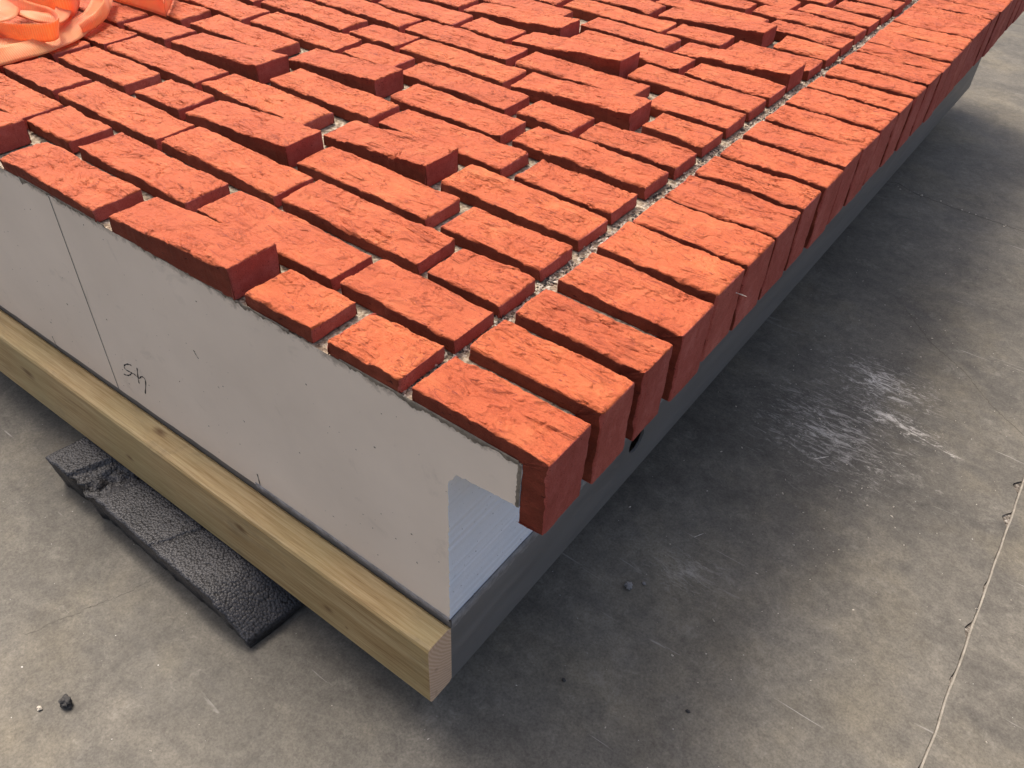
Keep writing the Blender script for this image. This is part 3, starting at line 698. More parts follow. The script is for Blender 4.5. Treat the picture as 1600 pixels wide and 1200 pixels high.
BRICKS = [
(0,-0.2472,-0.1590,0.0012,0,0.0000,0.0000),
(0,-0.3603,-0.2688,0.0014,0,0.0000,0.0000),
(0,-0.5795,-0.3768,0.0000,1,0.0046,0.0218),
(0,-0.8026,-0.6083,0.0008,0,0.0000,0.0000),
(0,-1.0472,-0.8422,0.0000,1,0.0000,0.0150),
(0,-1.2667,-1.0597,-0.0004,1,0.0040,0.0190),
(0,-1.4862,-1.2792,-0.0004,1,0.0040,0.0190),
(0,-1.5937,-1.4987,0.0011,0,0.0000,0.0000),
(0,-1.8132,-1.6062,-0.0009,0,0.0000,0.0000),
(1,-0.3039,-0.1569,0.0735,0,0.0000,0.0000),
(1,-0.5264,-0.3154,0.0732,0,0.0000,0.0000),
(1,-0.7579,-0.5488,0.0751,0,0.0000,0.0000),
(1,-0.8742,-0.7767,0.0755,0,0.0000,0.0000),
(1,-1.0888,-0.8838,0.0738,0,0.0000,0.0000),
(1,-1.3083,-1.1013,0.0737,1,0.0040,0.0190),
(1,-1.4158,-1.3208,0.0761,0,0.0000,0.0000),
(1,-1.5233,-1.4283,0.0741,0,0.0000,0.0000),
(1,-1.7428,-1.5358,0.0763,0,0.0000,0.0000),
(2,-0.2534,-0.1582,0.1459,0,0.0000,0.0000),
(2,-0.4752,-0.2687,0.1495,0,0.0000,0.0000),
(2,-0.6985,-0.4861,0.1497,0,0.0000,0.0000),
(2,-0.9249,-0.7060,0.1488,0,0.0000,0.0000),
(2,-1.0639,-0.9369,0.1489,0,0.0000,0.0000),
(2,-1.1714,-1.0764,0.1501,0,0.0000,0.0000),
(2,-1.3909,-1.1839,0.1484,0,0.0000,0.0000),
(2,-1.6104,-1.4034,0.1515,1,0.0040,0.0190),
(2,-1.7179,-1.6229,0.1489,0,0.0000,0.0000),
(3,-0.3015,-0.1636,0.2222,0,0.0000,0.0000),
(3,-0.5320,-0.3214,0.2233,0,0.0000,0.0000),
(3,-0.7511,-0.5484,0.2246,1,-0.0022,0.0138),
(3,-0.8571,-0.7601,0.2221,0,0.0000,0.0000),
(3,-1.0501,-0.8847,0.2244,0,0.0000,0.0000),
(3,-1.1576,-1.0626,0.2261,0,0.0000,0.0000),
(3,-1.2651,-1.1701,0.2242,0,0.0000,0.0000),
(3,-1.4846,-1.2776,0.2232,0,0.0000,0.0000),
(3,-1.7041,-1.4971,0.2228,0,0.0000,0.0000),
(4,-0.3675,-0.1657,0.2998,0,0.0000,0.0000),
(4,-0.5659,-0.3872,0.2994,1,0.0016,0.0120),
(4,-0.8094,-0.6049,0.2977,0,0.0000,0.0000),
(4,-1.0382,-0.8230,0.2964,0,0.0000,0.0000),
(4,-1.2477,-1.0462,0.2986,0,0.0000,0.0000),
(4,-1.4672,-1.2602,0.2986,0,0.0000,0.0000),
(4,-1.6867,-1.4797,0.2988,0,0.0000,0.0000),
(5,-0.3086,-0.1688,0.3707,0,0.0000,0.0000),
(5,-0.5399,-0.3315,0.3750,0,0.0000,0.0000),
(5,-0.7532,-0.5524,0.3733,0,0.0000,0.0000),
(5,-0.9856,-0.7780,0.3743,1,-0.0011,0.0139),
(5,-1.1065,-0.9969,0.3729,0,0.0000,0.0000),
(5,-1.3264,-1.1214,0.3714,0,0.0000,0.0000),
(5,-1.4339,-1.3389,0.3740,0,0.0000,0.0000),
(5,-1.6534,-1.4464,0.3734,0,0.0000,0.0000),
(6,-0.3705,-0.1683,0.4493,0,0.0000,0.0000),
(6,-0.5878,-0.3895,0.4486,0,0.0000,0.0000),
(6,-0.7993,-0.6144,0.4492,1,0.0042,0.0127),
(6,-1.0378,-0.8373,0.4494,0,0.0000,0.0000),
(6,-1.2642,-1.0592,0.4504,0,0.0000,0.0000),
(6,-1.4837,-1.2767,0.4484,0,0.0000,0.0000),
(6,-1.7032,-1.4962,0.4476,0,0.0000,0.0000),
(7,-0.3137,-0.1661,0.5222,0,0.0000,0.0000),
(7,-0.4202,-0.3265,0.5246,0,0.0000,0.0000),
(7,-0.6407,-0.4380,0.5250,0,0.0000,0.0000),
(7,-0.7619,-0.6605,0.5266,0,0.0000,0.0000),
(7,-0.9762,-0.7744,0.5252,0,0.0000,0.0000),
(7,-1.1949,-0.9899,0.5213,0,0.0000,0.0000),
(7,-1.4144,-1.2074,0.5251,0,0.0000,0.0000),
(7,-1.6339,-1.4269,0.5233,0,0.0000,0.0000),
(8,-0.2621,-0.1676,0.6012,0,0.0000,0.0000),
(8,-0.4856,-0.2791,0.5989,1,0.0011,0.0154),
(8,-0.7072,-0.4982,0.5995,0,0.0000,0.0000),
(8,-0.8187,-0.7162,0.5994,0,0.0000,0.0000),
(8,-1.0400,-0.8348,0.6005,0,0.0000,0.0000),
(8,-1.2595,-1.0525,0.5971,0,0.0000,0.0000),
(8,-1.4790,-1.2720,0.6007,0,0.0000,0.0000),
(8,-1.6985,-1.4915,0.5970,0,0.0000,0.0000),
(9,-0.2988,-0.1689,0.6780,0,0.0000,0.0000),
(9,-0.5360,-0.3250,0.6783,0,0.0000,0.0000),
(9,-0.7641,-0.5506,0.6754,0,0.0000,0.0000),
(9,-0.9813,-0.7763,0.6756,0,0.0000,0.0000),
(9,-1.2008,-0.9938,0.6748,0,0.0000,0.0000),
(9,-1.4203,-1.2133,0.6742,0,0.0000,0.0000),
(9,-1.5278,-1.4328,0.6725,0,0.0000,0.0000),
(9,-1.7473,-1.5403,0.6733,0,0.0000,0.0000),
(10,-0.3755,-0.1692,0.7541,0,0.0000,0.0000),
(10,-0.5935,-0.3859,0.7486,1,0.0054,0.0191),
(10,-0.7051,-0.6060,0.7496,0,0.0000,0.0000),
(10,-0.8964,-0.7197,0.7470,0,0.0000,0.0000),
(10,-1.0039,-0.9089,0.7466,0,0.0000,0.0000),
(10,-1.2234,-1.0164,0.7497,0,0.0000,0.0000),
(10,-1.4429,-1.2359,0.7470,0,0.0000,0.0000),
(10,-1.5504,-1.4554,0.7474,0,0.0000,0.0000),
(10,-1.7699,-1.5629,0.7473,1,0.0040,0.0190),
(11,-0.3136,-0.1680,0.8249,0,0.0000,0.0000),
(11,-0.5334,-0.3251,0.8281,0,0.0000,0.0000),
(11,-0.7591,-0.5459,0.8235,1,0.0003,0.0152),
(11,-0.9750,-0.7700,0.8251,0,0.0000,0.0000),
(11,-1.1945,-0.9875,0.8216,0,0.0000,0.0000),
(11,-1.4140,-1.2070,0.8255,0,0.0000,0.0000),
(11,-1.6335,-1.4265,0.8246,0,0.0000,0.0000),
(12,-0.3735,-0.1702,0.8983,1,0.0049,0.0141),
(12,-0.5578,-0.3895,0.9015,0,0.0000,0.0000),
(12,-0.8121,-0.6071,0.8966,0,0.0000,0.0000),
(12,-1.0316,-0.8246,0.8982,0,0.0000,0.0000),
(12,-1.2511,-1.0441,0.8965,0,0.0000,0.0000),
(12,-1.4706,-1.2636,0.8999,0,0.0000,0.0000),
(12,-1.5781,-1.4831,0.8965,0,0.0000,0.0000),
(12,-1.7976,-1.5906,0.8972,0,0.0000,0.0000),
(13,-0.3117,-0.1644,0.9696,0,0.0000,0.0000),
(13,-0.4267,-0.3242,0.9742,0,0.0000,0.0000),
(13,-0.6424,-0.4362,0.9726,0,0.0000,0.0000),
(13,-0.8619,-0.6549,0.9718,0,0.0000,0.0000),
(13,-1.0814,-0.8744,0.9734,0,0.0000,0.0000),
(13,-1.1889,-1.0939,0.9748,0,0.0000,0.0000),
(13,-1.4084,-1.2014,0.9742,0,0.0000,0.0000),
(13,-1.6279,-1.4209,0.9720,1,0.0040,0.0190),
(14,-0.2585,-0.1620,1.0436,0,0.0000,0.0000),
(14,-0.4843,-0.2799,1.0480,1,0.0004,0.0140),
(14,-0.7029,-0.4979,1.0469,0,0.0000,0.0000),
(14,-0.8104,-0.7154,1.0497,0,0.0000,0.0000),
(14,-1.0299,-0.8229,1.0492,0,0.0000,0.0000),
(14,-1.2494,-1.0424,1.0482,0,0.0000,0.0000),
(14,-1.4689,-1.2619,1.0471,0,0.0000,0.0000),
(14,-1.5764,-1.4814,1.0463,0,0.0000,0.0000),
(14,-1.6839,-1.5889,1.0487,0,0.0000,0.0000),
(15,-0.3078,-0.1630,1.1187,0,0.0000,0.0000),
(15,-0.5253,-0.3203,1.1131,0,0.0000,0.0000),
(15,-0.7448,-0.5378,1.1154,0,0.0000,0.0000),
(15,-0.8523,-0.7573,1.1152,0,0.0000,0.0000),
(15,-1.0718,-0.8648,1.1172,0,0.0000,0.0000),
(15,-1.2913,-1.0843,1.1158,0,0.0000,0.0000),
(15,-1.5108,-1.3038,1.1150,0,0.0000,0.0000),
(15,-1.6183,-1.5233,1.1181,0,0.0000,0.0000),
(15,-1.7258,-1.6308,1.1171,0,0.0000,0.0000),
(16,-0.3652,-0.1656,1.1976,0,0.0000,0.0000),
(16,-0.4727,-0.3777,1.1925,0,0.0000,0.0000),
(16,-0.6922,-0.4852,1.1929,0,0.0000,0.0000),
(16,-0.9117,-0.7047,1.1899,0,0.0000,0.0000),
(16,-1.1312,-0.9242,1.1917,0,0.0000,0.0000),
(16,-1.2387,-1.1437,1.1903,0,0.0000,0.0000),
(16,-1.4582,-1.2512,1.1919,0,0.0000,0.0000),
(16,-1.6777,-1.4707,1.1931,0,0.0000,0.0000),
(17,-0.3036,-0.1649,1.2656,0,0.0000,0.0000),
(17,-0.5211,-0.3161,1.2602,0,0.0000,0.0000),
(17,-0.7406,-0.5336,1.2662,0,0.0000,0.0000),
(17,-0.8481,-0.7531,1.2656,0,0.0000,0.0000),
(17,-1.0676,-0.8606,1.2650,0,0.0000,0.0000),
(17,-1.2871,-1.0801,1.2682,0,0.0000,0.0000),
(17,-1.5066,-1.2996,1.2681,0,0.0000,0.0000),
(17,-1.6141,-1.5191,1.2682,0,0.0000,0.0000),
(17,-1.8336,-1.6266,1.2680,0,0.0000,0.0000),
(18,-0.2606,-0.1639,1.3401,0,0.0000,0.0000),
(18,-0.4801,-0.2731,1.3402,0,0.0000,0.0000),
(18,-0.5876,-0.4926,1.3401,0,0.0000,0.0000),
(18,-0.8071,-0.6001,1.3417,0,0.0000,0.0000),
(18,-0.9146,-0.8196,1.3395,0,0.0000,0.0000),
(18,-1.1341,-0.9271,1.3414,0,0.0000,0.0000),
(18,-1.3536,-1.1466,1.3398,0,0.0000,0.0000),
(18,-1.5731,-1.3661,1.3409,0,0.0000,0.0000),
(18,-1.6806,-1.5856,1.3420,0,0.0000,0.0000),
(19,-0.3655,-0.1605,1.4113,0,0.0000,0.0000),
(19,-0.5850,-0.3780,1.4156,0,0.0000,0.0000),
(19,-0.6925,-0.5975,1.4180,0,0.0000,0.0000),
(19,-0.9120,-0.7050,1.4175,0,0.0000,0.0000),
(19,-1.1315,-0.9245,1.4149,0,0.0000,0.0000),
(19,-1.2390,-1.1440,1.4170,0,0.0000,0.0000),
(19,-1.4585,-1.2515,1.4149,1,0.0040,0.0190),
(19,-1.5660,-1.4710,1.4180,0,0.0000,0.0000),
(19,-1.7855,-1.5785,1.4158,0,0.0000,0.0000),
(20,-0.2605,-0.1655,1.4895,0,0.0000,0.0000),
(20,-0.4800,-0.2730,1.4905,0,0.0000,0.0000),
(20,-0.6995,-0.4925,1.4927,0,0.0000,0.0000),
(20,-0.9190,-0.7120,1.4922,0,0.0000,0.0000),
(20,-1.1385,-0.9315,1.4925,0,0.0000,0.0000),
(20,-1.3580,-1.1510,1.4932,0,0.0000,0.0000),
(20,-1.5775,-1.3705,1.4895,0,0.0000,0.0000),
(20,-1.6850,-1.5900,1.4899,0,0.0000,0.0000),
(21,-0.3655,-0.1655,1.5671,0,0.0000,0.0000),
(21,-0.5850,-0.3780,1.5653,0,0.0000,0.0000),
(21,-0.6925,-0.5975,1.5665,0,0.0000,0.0000),
(21,-0.8000,-0.7050,1.5653,0,0.0000,0.0000),
(21,-1.0195,-0.8125,1.5666,0,0.0000,0.0000),
(21,-1.1270,-1.0320,1.5657,0,0.0000,0.0000),
(21,-1.3465,-1.1395,1.5652,0,0.0000,0.0000),
(21,-1.5660,-1.3590,1.5648,1,0.0040,0.0190),
(21,-1.7855,-1.5785,1.5665,0,0.0000,0.0000),
(22,-0.3655,-0.1655,1.6405,0,0.0000,0.0000),
(22,-0.5850,-0.3780,1.6408,0,0.0000,0.0000),
(22,-0.6925,-0.5975,1.6403,0,0.0000,0.0000),
(22,-0.8000,-0.7050,1.6420,0,0.0000,0.0000),
(22,-1.0195,-0.8125,1.6408,0,0.0000,0.0000),
(22,-1.2390,-1.0320,1.6426,1,0.0040,0.0190),
(22,-1.4585,-1.2515,1.6391,0,0.0000,0.0000),
(22,-1.6780,-1.4710,1.6414,0,0.0000,0.0000),
(23,-0.2605,-0.1655,1.7148,0,0.0000,0.0000),
(23,-0.4800,-0.2730,1.7142,0,0.0000,0.0000),
(23,-0.6995,-0.4925,1.7143,0,0.0000,0.0000),
(23,-0.9190,-0.7120,1.7150,0,0.0000,0.0000),
(23,-1.0265,-0.9315,1.7167,0,0.0000,0.0000),
(23,-1.2460,-1.0390,1.7173,0,0.0000,0.0000),
(23,-1.4655,-1.2585,1.7166,0,0.0000,0.0000),
(23,-1.6850,-1.4780,1.7158,0,0.0000,0.0000),
(24,-0.3125,-0.1655,1.7898,0,0.0000,0.0000),
(24,-0.5320,-0.3250,1.7893,0,0.0000,0.0000),
(24,-0.6395,-0.5445,1.7908,0,0.0000,0.0000),
(24,-0.8590,-0.6520,1.7893,0,0.0000,0.0000),
(24,-1.0785,-0.8715,1.7898,0,0.0000,0.0000),
(24,-1.2980,-1.0910,1.7918,0,0.0000,0.0000),
(24,-1.5175,-1.3105,1.7911,1,0.0040,0.0190),
(24,-1.7370,-1.5300,1.7887,0,0.0000,0.0000),
(25,-0.2605,-0.1655,1.8671,0,0.0000,0.0000),
(25,-0.4800,-0.2730,1.8670,0,0.0000,0.0000),
(25,-0.6995,-0.4925,1.8649,0,0.0000,0.0000),
(25,-0.9190,-0.7120,1.8643,0,0.0000,0.0000),
(25,-1.1385,-0.9315,1.8649,0,0.0000,0.0000),
(25,-1.2460,-1.1510,1.8652,0,0.0000,0.0000),
(25,-1.4655,-1.2585,1.8644,0,0.0000,0.0000),
(25,-1.6850,-1.4780,1.8659,0,0.0000,0.0000),
(26,-0.3655,-0.1655,1.9397,0,0.0000,0.0000),
(26,-0.4730,-0.3780,1.9419,0,0.0000,0.0000),
(26,-0.5805,-0.4855,1.9412,0,0.0000,0.0000),
(26,-0.8000,-0.5930,1.9423,0,0.0000,0.0000),
(26,-1.0195,-0.8125,1.9412,1,0.0040,0.0190),
(26,-1.2390,-1.0320,1.9408,0,0.0000,0.0000),
(26,-1.4585,-1.2515,1.9387,0,0.0000,0.0000),
(26,-1.5660,-1.4710,1.9412,0,0.0000,0.0000),
(26,-1.7855,-1.5785,1.9417,0,0.0000,0.0000),
(27,-0.2605,-0.1655,2.0135,0,0.0000,0.0000),
(27,-0.4800,-0.2730,2.0171,0,0.0000,0.0000),
(27,-0.5875,-0.4925,2.0133,0,0.0000,0.0000),
(27,-0.8070,-0.6000,2.0142,0,0.0000,0.0000),
(27,-1.0265,-0.8195,2.0172,0,0.0000,0.0000),
(27,-1.1340,-1.0390,2.0148,0,0.0000,0.0000),
(27,-1.3535,-1.1465,2.0135,0,0.0000,0.0000),
(27,-1.5730,-1.3660,2.0155,0,0.0000,0.0000),
(27,-1.7925,-1.5855,2.0161,0,0.0000,0.0000),
(28,-0.3655,-0.1655,2.0882,0,0.0000,0.0000),
(28,-0.4730,-0.3780,2.0892,0,0.0000,0.0000),
(28,-0.5805,-0.4855,2.0906,0,0.0000,0.0000),
(28,-0.6880,-0.5930,2.0906,0,0.0000,0.0000),
(28,-0.9075,-0.7005,2.0882,0,0.0000,0.0000),
(28,-1.1270,-0.9200,2.0918,0,0.0000,0.0000),
(28,-1.3465,-1.1395,2.0884,0,0.0000,0.0000),
(28,-1.4540,-1.3590,2.0885,0,0.0000,0.0000),
(28,-1.6735,-1.4665,2.0908,0,0.0000,0.0000),
(29,-0.2605,-0.1655,2.1634,0,0.0000,0.0000),
(29,-0.4800,-0.2730,2.1669,0,0.0000,0.0000),
(29,-0.6995,-0.4925,2.1663,0,0.0000,0.0000),
(29,-0.9190,-0.7120,2.1641,0,0.0000,0.0000),
(29,-1.1385,-0.9315,2.1666,0,0.0000,0.0000),
(29,-1.3580,-1.1510,2.1637,0,0.0000,0.0000),
(29,-1.5775,-1.3705,2.1660,1,0.0040,0.0190),
(29,-1.7970,-1.5900,2.1631,0,0.0000,0.0000),
(30,-0.3655,-0.1655,2.2408,0,0.0000,0.0000),
(30,-0.4730,-0.3780,2.2418,0,0.0000,0.0000),
(30,-0.6925,-0.4855,2.2380,0,0.0000,0.0000),
(30,-0.9120,-0.7050,2.2416,0,0.0000,0.0000),
(30,-1.0195,-0.9245,2.2389,0,0.0000,0.0000),
(30,-1.1270,-1.0320,2.2398,0,0.0000,0.0000),
(30,-1.2345,-1.1395,2.2394,0,0.0000,0.0000),
(30,-1.4540,-1.2470,2.2391,0,0.0000,0.0000),
(30,-1.6735,-1.4665,2.2380,0,0.0000,0.0000),
(31,-0.3125,-0.1655,2.3141,0,0.0000,0.0000),
(31,-0.5320,-0.3250,2.3161,0,0.0000,0.0000),
(31,-0.6395,-0.5445,2.3142,0,0.0000,0.0000),
(31,-0.8590,-0.6520,2.3136,1,0.0040,0.0190),
(31,-0.9665,-0.8715,2.3148,0,0.0000,0.0000),
(31,-1.1860,-0.9790,2.3139,1,0.0040,0.0190),
(31,-1.4055,-1.1985,2.3148,0,0.0000,0.0000),
(31,-1.5130,-1.4180,2.3159,0,0.0000,0.0000),
(31,-1.6205,-1.5255,2.3167,0,0.0000,0.0000),
(32,-0.2605,-0.1655,2.3890,0,0.0000,0.0000),
(32,-0.4800,-0.2730,2.3877,0,0.0000,0.0000),
(32,-0.5875,-0.4925,2.3892,0,0.0000,0.0000),
(32,-0.8070,-0.6000,2.3898,0,0.0000,0.0000),
(32,-0.9145,-0.8195,2.3914,0,0.0000,0.0000),
(32,-1.1340,-0.9270,2.3900,0,0.0000,0.0000),
(32,-1.3535,-1.1465,2.3904,0,0.0000,0.0000),
(32,-1.5730,-1.3660,2.3907,0,0.0000,0.0000),
(32,-1.7925,-1.5855,2.3883,1,0.0040,0.0190),
(33,-0.3655,-0.1655,2.4654,0,0.0000,0.0000),
(33,-0.5850,-0.3780,2.4653,0,0.0000,0.0000),
(33,-0.6925,-0.5975,2.4650,0,0.0000,0.0000),
(33,-0.9120,-0.7050,2.4648,0,0.0000,0.0000),
(33,-1.0195,-0.9245,2.4630,0,0.0000,0.0000),
(33,-1.2390,-1.0320,2.4644,0,0.0000,0.0000),
(33,-1.3465,-1.2515,2.4649,0,0.0000,0.0000),
(33,-1.5660,-1.3590,2.4646,0,0.0000,0.0000),
(33,-1.7855,-1.5785,2.4646,0,0.0000,0.0000),
(34,-0.3655,-0.1655,2.5376,0,0.0000,0.0000),
(34,-0.4730,-0.3780,2.5397,0,0.0000,0.0000),
(34,-0.6925,-0.4855,2.5375,0,0.0000,0.0000),
(34,-0.9120,-0.7050,2.5381,0,0.0000,0.0000),
(34,-1.1315,-0.9245,2.5400,0,0.0000,0.0000),
(34,-1.2390,-1.1440,2.5384,0,0.0000,0.0000),
(34,-1.4585,-1.2515,2.5394,1,0.0040,0.0190),
(34,-1.5660,-1.4710,2.5376,0,0.0000,0.0000),
(34,-1.7855,-1.5785,2.5390,1,0.0040,0.0190),
]

SOLD = [(0.0012,0.0610),(0.0769,0.1319),(0.1477,0.1997),(0.2205,0.2861),(0.2989,0.3664),(0.3739,0.4428),(0.4502,0.5176),(0.5315,0.5872),(0.5996,0.6615),(0.6769,0.7402),(0.7462,0.8151),(0.8248,0.8995),(0.9056,0.9700),(0.9812,1.0410),(1.0553,1.1218),(1.1278,1.1798),(1.1828,1.2586),(1.2689,1.3317),(1.3377,1.4158),(1.4218,1.4756),(1.4816,1.5423),(1.5483,1.6048),(1.6108,1.6798),(1.6898,1.7528),(1.7633,1.8263),(1.8368,1.8998),(1.9103,1.9733),(1.9838,2.0468),(2.0573,2.1203),(2.1308,2.1938),(2.2043,2.2673),(2.2778,2.3408),(2.3513,2.4143)]

full = [brick_mesh('brick_long', 0.207, 0.0600, 0.0165, 100 + 13 * i) for i in range(12)]
def wedge(me):
    n = len(me.vertices); co = np.empty(n * 3); me.vertices.foreach_get('co', co); co = co.reshape(-1, 3)
    k = np.clip((co[:, 2] + 0.0165) / 0.0110, 0, None)
    rise = 0.002 + 0.0175 * (co[:, 0] / 0.207 + 0.5)
    co[:, 2] += np.minimum(k, 1) * rise
    me.vertices.foreach_set('co', co.ravel()); me.update(); return me
tall = [wedge(brick_mesh('brick_long_raised', 0.207, 0.0600, 0.0165, 400 + 13 * i)) for i in range(7)]
three = [brick_mesh('brick_mid', 0.150, 0.0600, 0.0165, 600 + 13 * i) for i in range(6)]
half = [brick_mesh('brick_short', 0.098, 0.0600, 0.0165, 800 + 13 * i) for i in range(7)]
sold = [brick_mesh('corner_brick', 0.145, 0.064, 0.0170, 1000 + 17 * i, leg=0.0262, H=0.0895) for i in range(12)]

def in_view(u, v):
    q = Vector((u, v, 0)) - Vector(CP)
    z = q.dot(Vector(RZ)); x = q.dot(Vector(RX)); y = q.dot(Vector(RY))
    if z <= 0.05: return False
    px = 800 + 1282.6 * x / z; py = 600 + 1282.6 * y / z
    return -260 < px < 1800 and -160 < py < 1400
rest = []
cnt = [0, 0, 0, 0, 0]
rb = random.Random(5)
for (k, u0, u1, v, raised, za, zb) in BRICKS:
    Lr = u1 - u0
    uc = (u0 + u1) / 2
    if not in_view(uc, v): rest.append((u0, u1, v)); continue
    if raised: lib, j, nom = tall, 1, 0.207
    elif Lr > 0.178: lib, j, nom = full, 0, 0.207
    elif Lr > 0.122: lib, j, nom = three, 2, 0.150
    else: lib, j, nom = half, 3, 0.098
    me = lib[cnt[j] % len(lib)]; cnt[j] += 1
    o = bpy.data.objects.new('brick', me); COL.objects.link(o); o.parent = panel
    flip = (cnt[j] // len(lib)) % 2 == 1
    sx = Lr / nom
    tilt = 0.0
    zc = rb.uniform(-0.0007, 0.0008)
    if raised:
        zs = min(1.25, max(0.85, (max(zb, 0.013) + 0.0165) / 0.036)); zc = -0.0165 + 0.0165 * zs + 0.0003
        flip = False
        o['label'] = 'brick with its right end standing proud'
    if flip: sx = sx
    o.scale = (sx, 1.0, zs if raised else 1.0)
    o.location = (uc, v + 0.0295, zc)
    o.rotation_euler = (rb.gauss(0, 0.006), tilt + rb.gauss(0, 0.0025), rb.gauss(0, 0.004) + (math.pi if flip else 0.0))
for i, (v0, v1) in enumerate(SOLD):
    if i + 1 < len(SOLD): v1 = min(v1, SOLD[i + 1][0] - 0.0065)
    o = bpy.data.objects.new('corner_brick', sold[(i * 5) % 12]); COL.objects.link(o); o.parent = panel
    o.scale = (1.0, (v1 - v0) / 0.064, 1.0)
    o.location = (rb.gauss(0.0005, 0.0012) if i else 0.0, (v0 + v1) / 2, rb.gauss(0, 0.0006))
    o.rotation_euler = (rb.gauss(0, 0.003), 0, rb.gauss(0, 0.004))
# bricks far outside the picture: one joined part
V = []; F = []
for (u0, u1, v) in rest:
    b = len(V); e = 0.002
    for (x, y, z) in ((u0, v, -0.0165), (u1, v, -0.0165), (u1, v + 0.058, -0.0165), (u0, v + 0.058, -0.0165),
                      (u0, v, -e), (u1, v, -e), (u1, v + 0.058, -e), (u0, v + 0.058, -e),
                      (u0 + e, v + e, 0), (u1 - e, v + e, 0), (u1 - e, v + 0.058 - e, 0), (u0 + e, v + 0.058 - e, 0)): V.append((x, y, z))
    for a in (0, 4):
        for j in range(4): F.append((b + a + j, b + a + (j + 1) % 4, b + a + 4 + (j + 1) % 4, b + a + 4 + j))
    F.append((b + 8, b + 9, b + 10, b + 11)); F.append((b + 3, b + 2, b + 1, b))
if V: tag(link('brick_field', mesh_np('brick_field', V, F, [M_BR], smooth=False), panel), kind='stuff')

# crumbs of mortar in the joints
r = random.Random(77); sp = []; sd = []
for _ in range(3600):
    x = r.gauss(-0.1555, 0.006); y = r.uniform(0.0, 2.1)
    if not -0.169 < x < -0.143: continue
    (sp if r.random() < 0.66 else sd).append((x, y, -0.0182 + abs(r.gauss(0, 0.0015)), r.choice((0.0015, 0.002, 0.003, 0.004))))
for _ in range(1500):
    k = r.randint(1, 22); y = k * 0.0749 - 0.0075 + r.gauss(0, 0.003); x = r.uniform(-1.3, -0.16)
    if y < 0.002: continue
    (sp if r.random() < 0.75 else sd).append((x, y, -0.0182, r.choice((0.001, 0.0015, 0.002, 0.003))))
V, F = chips(sp, 6); V2, F2 = chips(sd, 9)
b = len(V); MI = [0] * len(F) + [1] * len(F2)
me = mesh_np('mortar_crumbs', V + V2, F + [tuple(i + b for i in f) for f in F2], [M_CRUMB, M_DCRUMB], MI, smooth=False)
tag(link('mortar_crumbs', me, panel), kind='stuff')
stick('pin', (-0.003, 0.3535, -0.026), (0.0115, 0.3535, -0.0255), 0.0007, M_PIN, None, None, panel)

# ------------------------------------------------------------------ timber batten
def batten():
    root = bpy.data.objects.new('timber_batten', None); COL.objects.link(root)
    tag(root, 'long squared pine batten running under the grey side of the panel', 'timber batten')
    x0, x1 = -1.62, -0.1035; ya, yb = -0.0375, 0.0008; za, zb = -0.4385, -0.3262
    c = 0.0042
    prof = [(ya + c, za), (yb - c, za), (yb, za + c), (yb, zb - c), (yb - c, zb), (ya + c * 1.3, zb), (ya + c * .4, zb - c * .4), (ya, zb - c * 1.3), (ya, za + c * 1.3), (ya + c * .4, za + c * .4)]
    xs = np.linspace(x0, x1, 60); V = []; F = []
    for i, x in enumerate(xs):
        for (y, z) in prof:
            V.append((x, y + 0.0006 * mnoise.noise(Vector((x * 4, y * 30, z * 30))), z + 0.0006 * mnoise.noise(Vector((x * 5, 7, z * 20)))))
    n = len(prof)
    for i in range(len(xs) - 1):
        for j in range(n): F.append((i * n + j, i * n + (j + 1) % n, (i + 1) * n + (j + 1) % n, (i + 1) * n + j))
    F.append(tuple(range(n))); F.append(tuple((len(xs) - 1) * n + j for j in range(n)))
    MI = [0] * ((len(xs) - 1) * n) + [1, 1]
    link('beam', mesh_np('beam', V, F, [M_WOOD, M_END], MI, smooth=False), root)
batten()

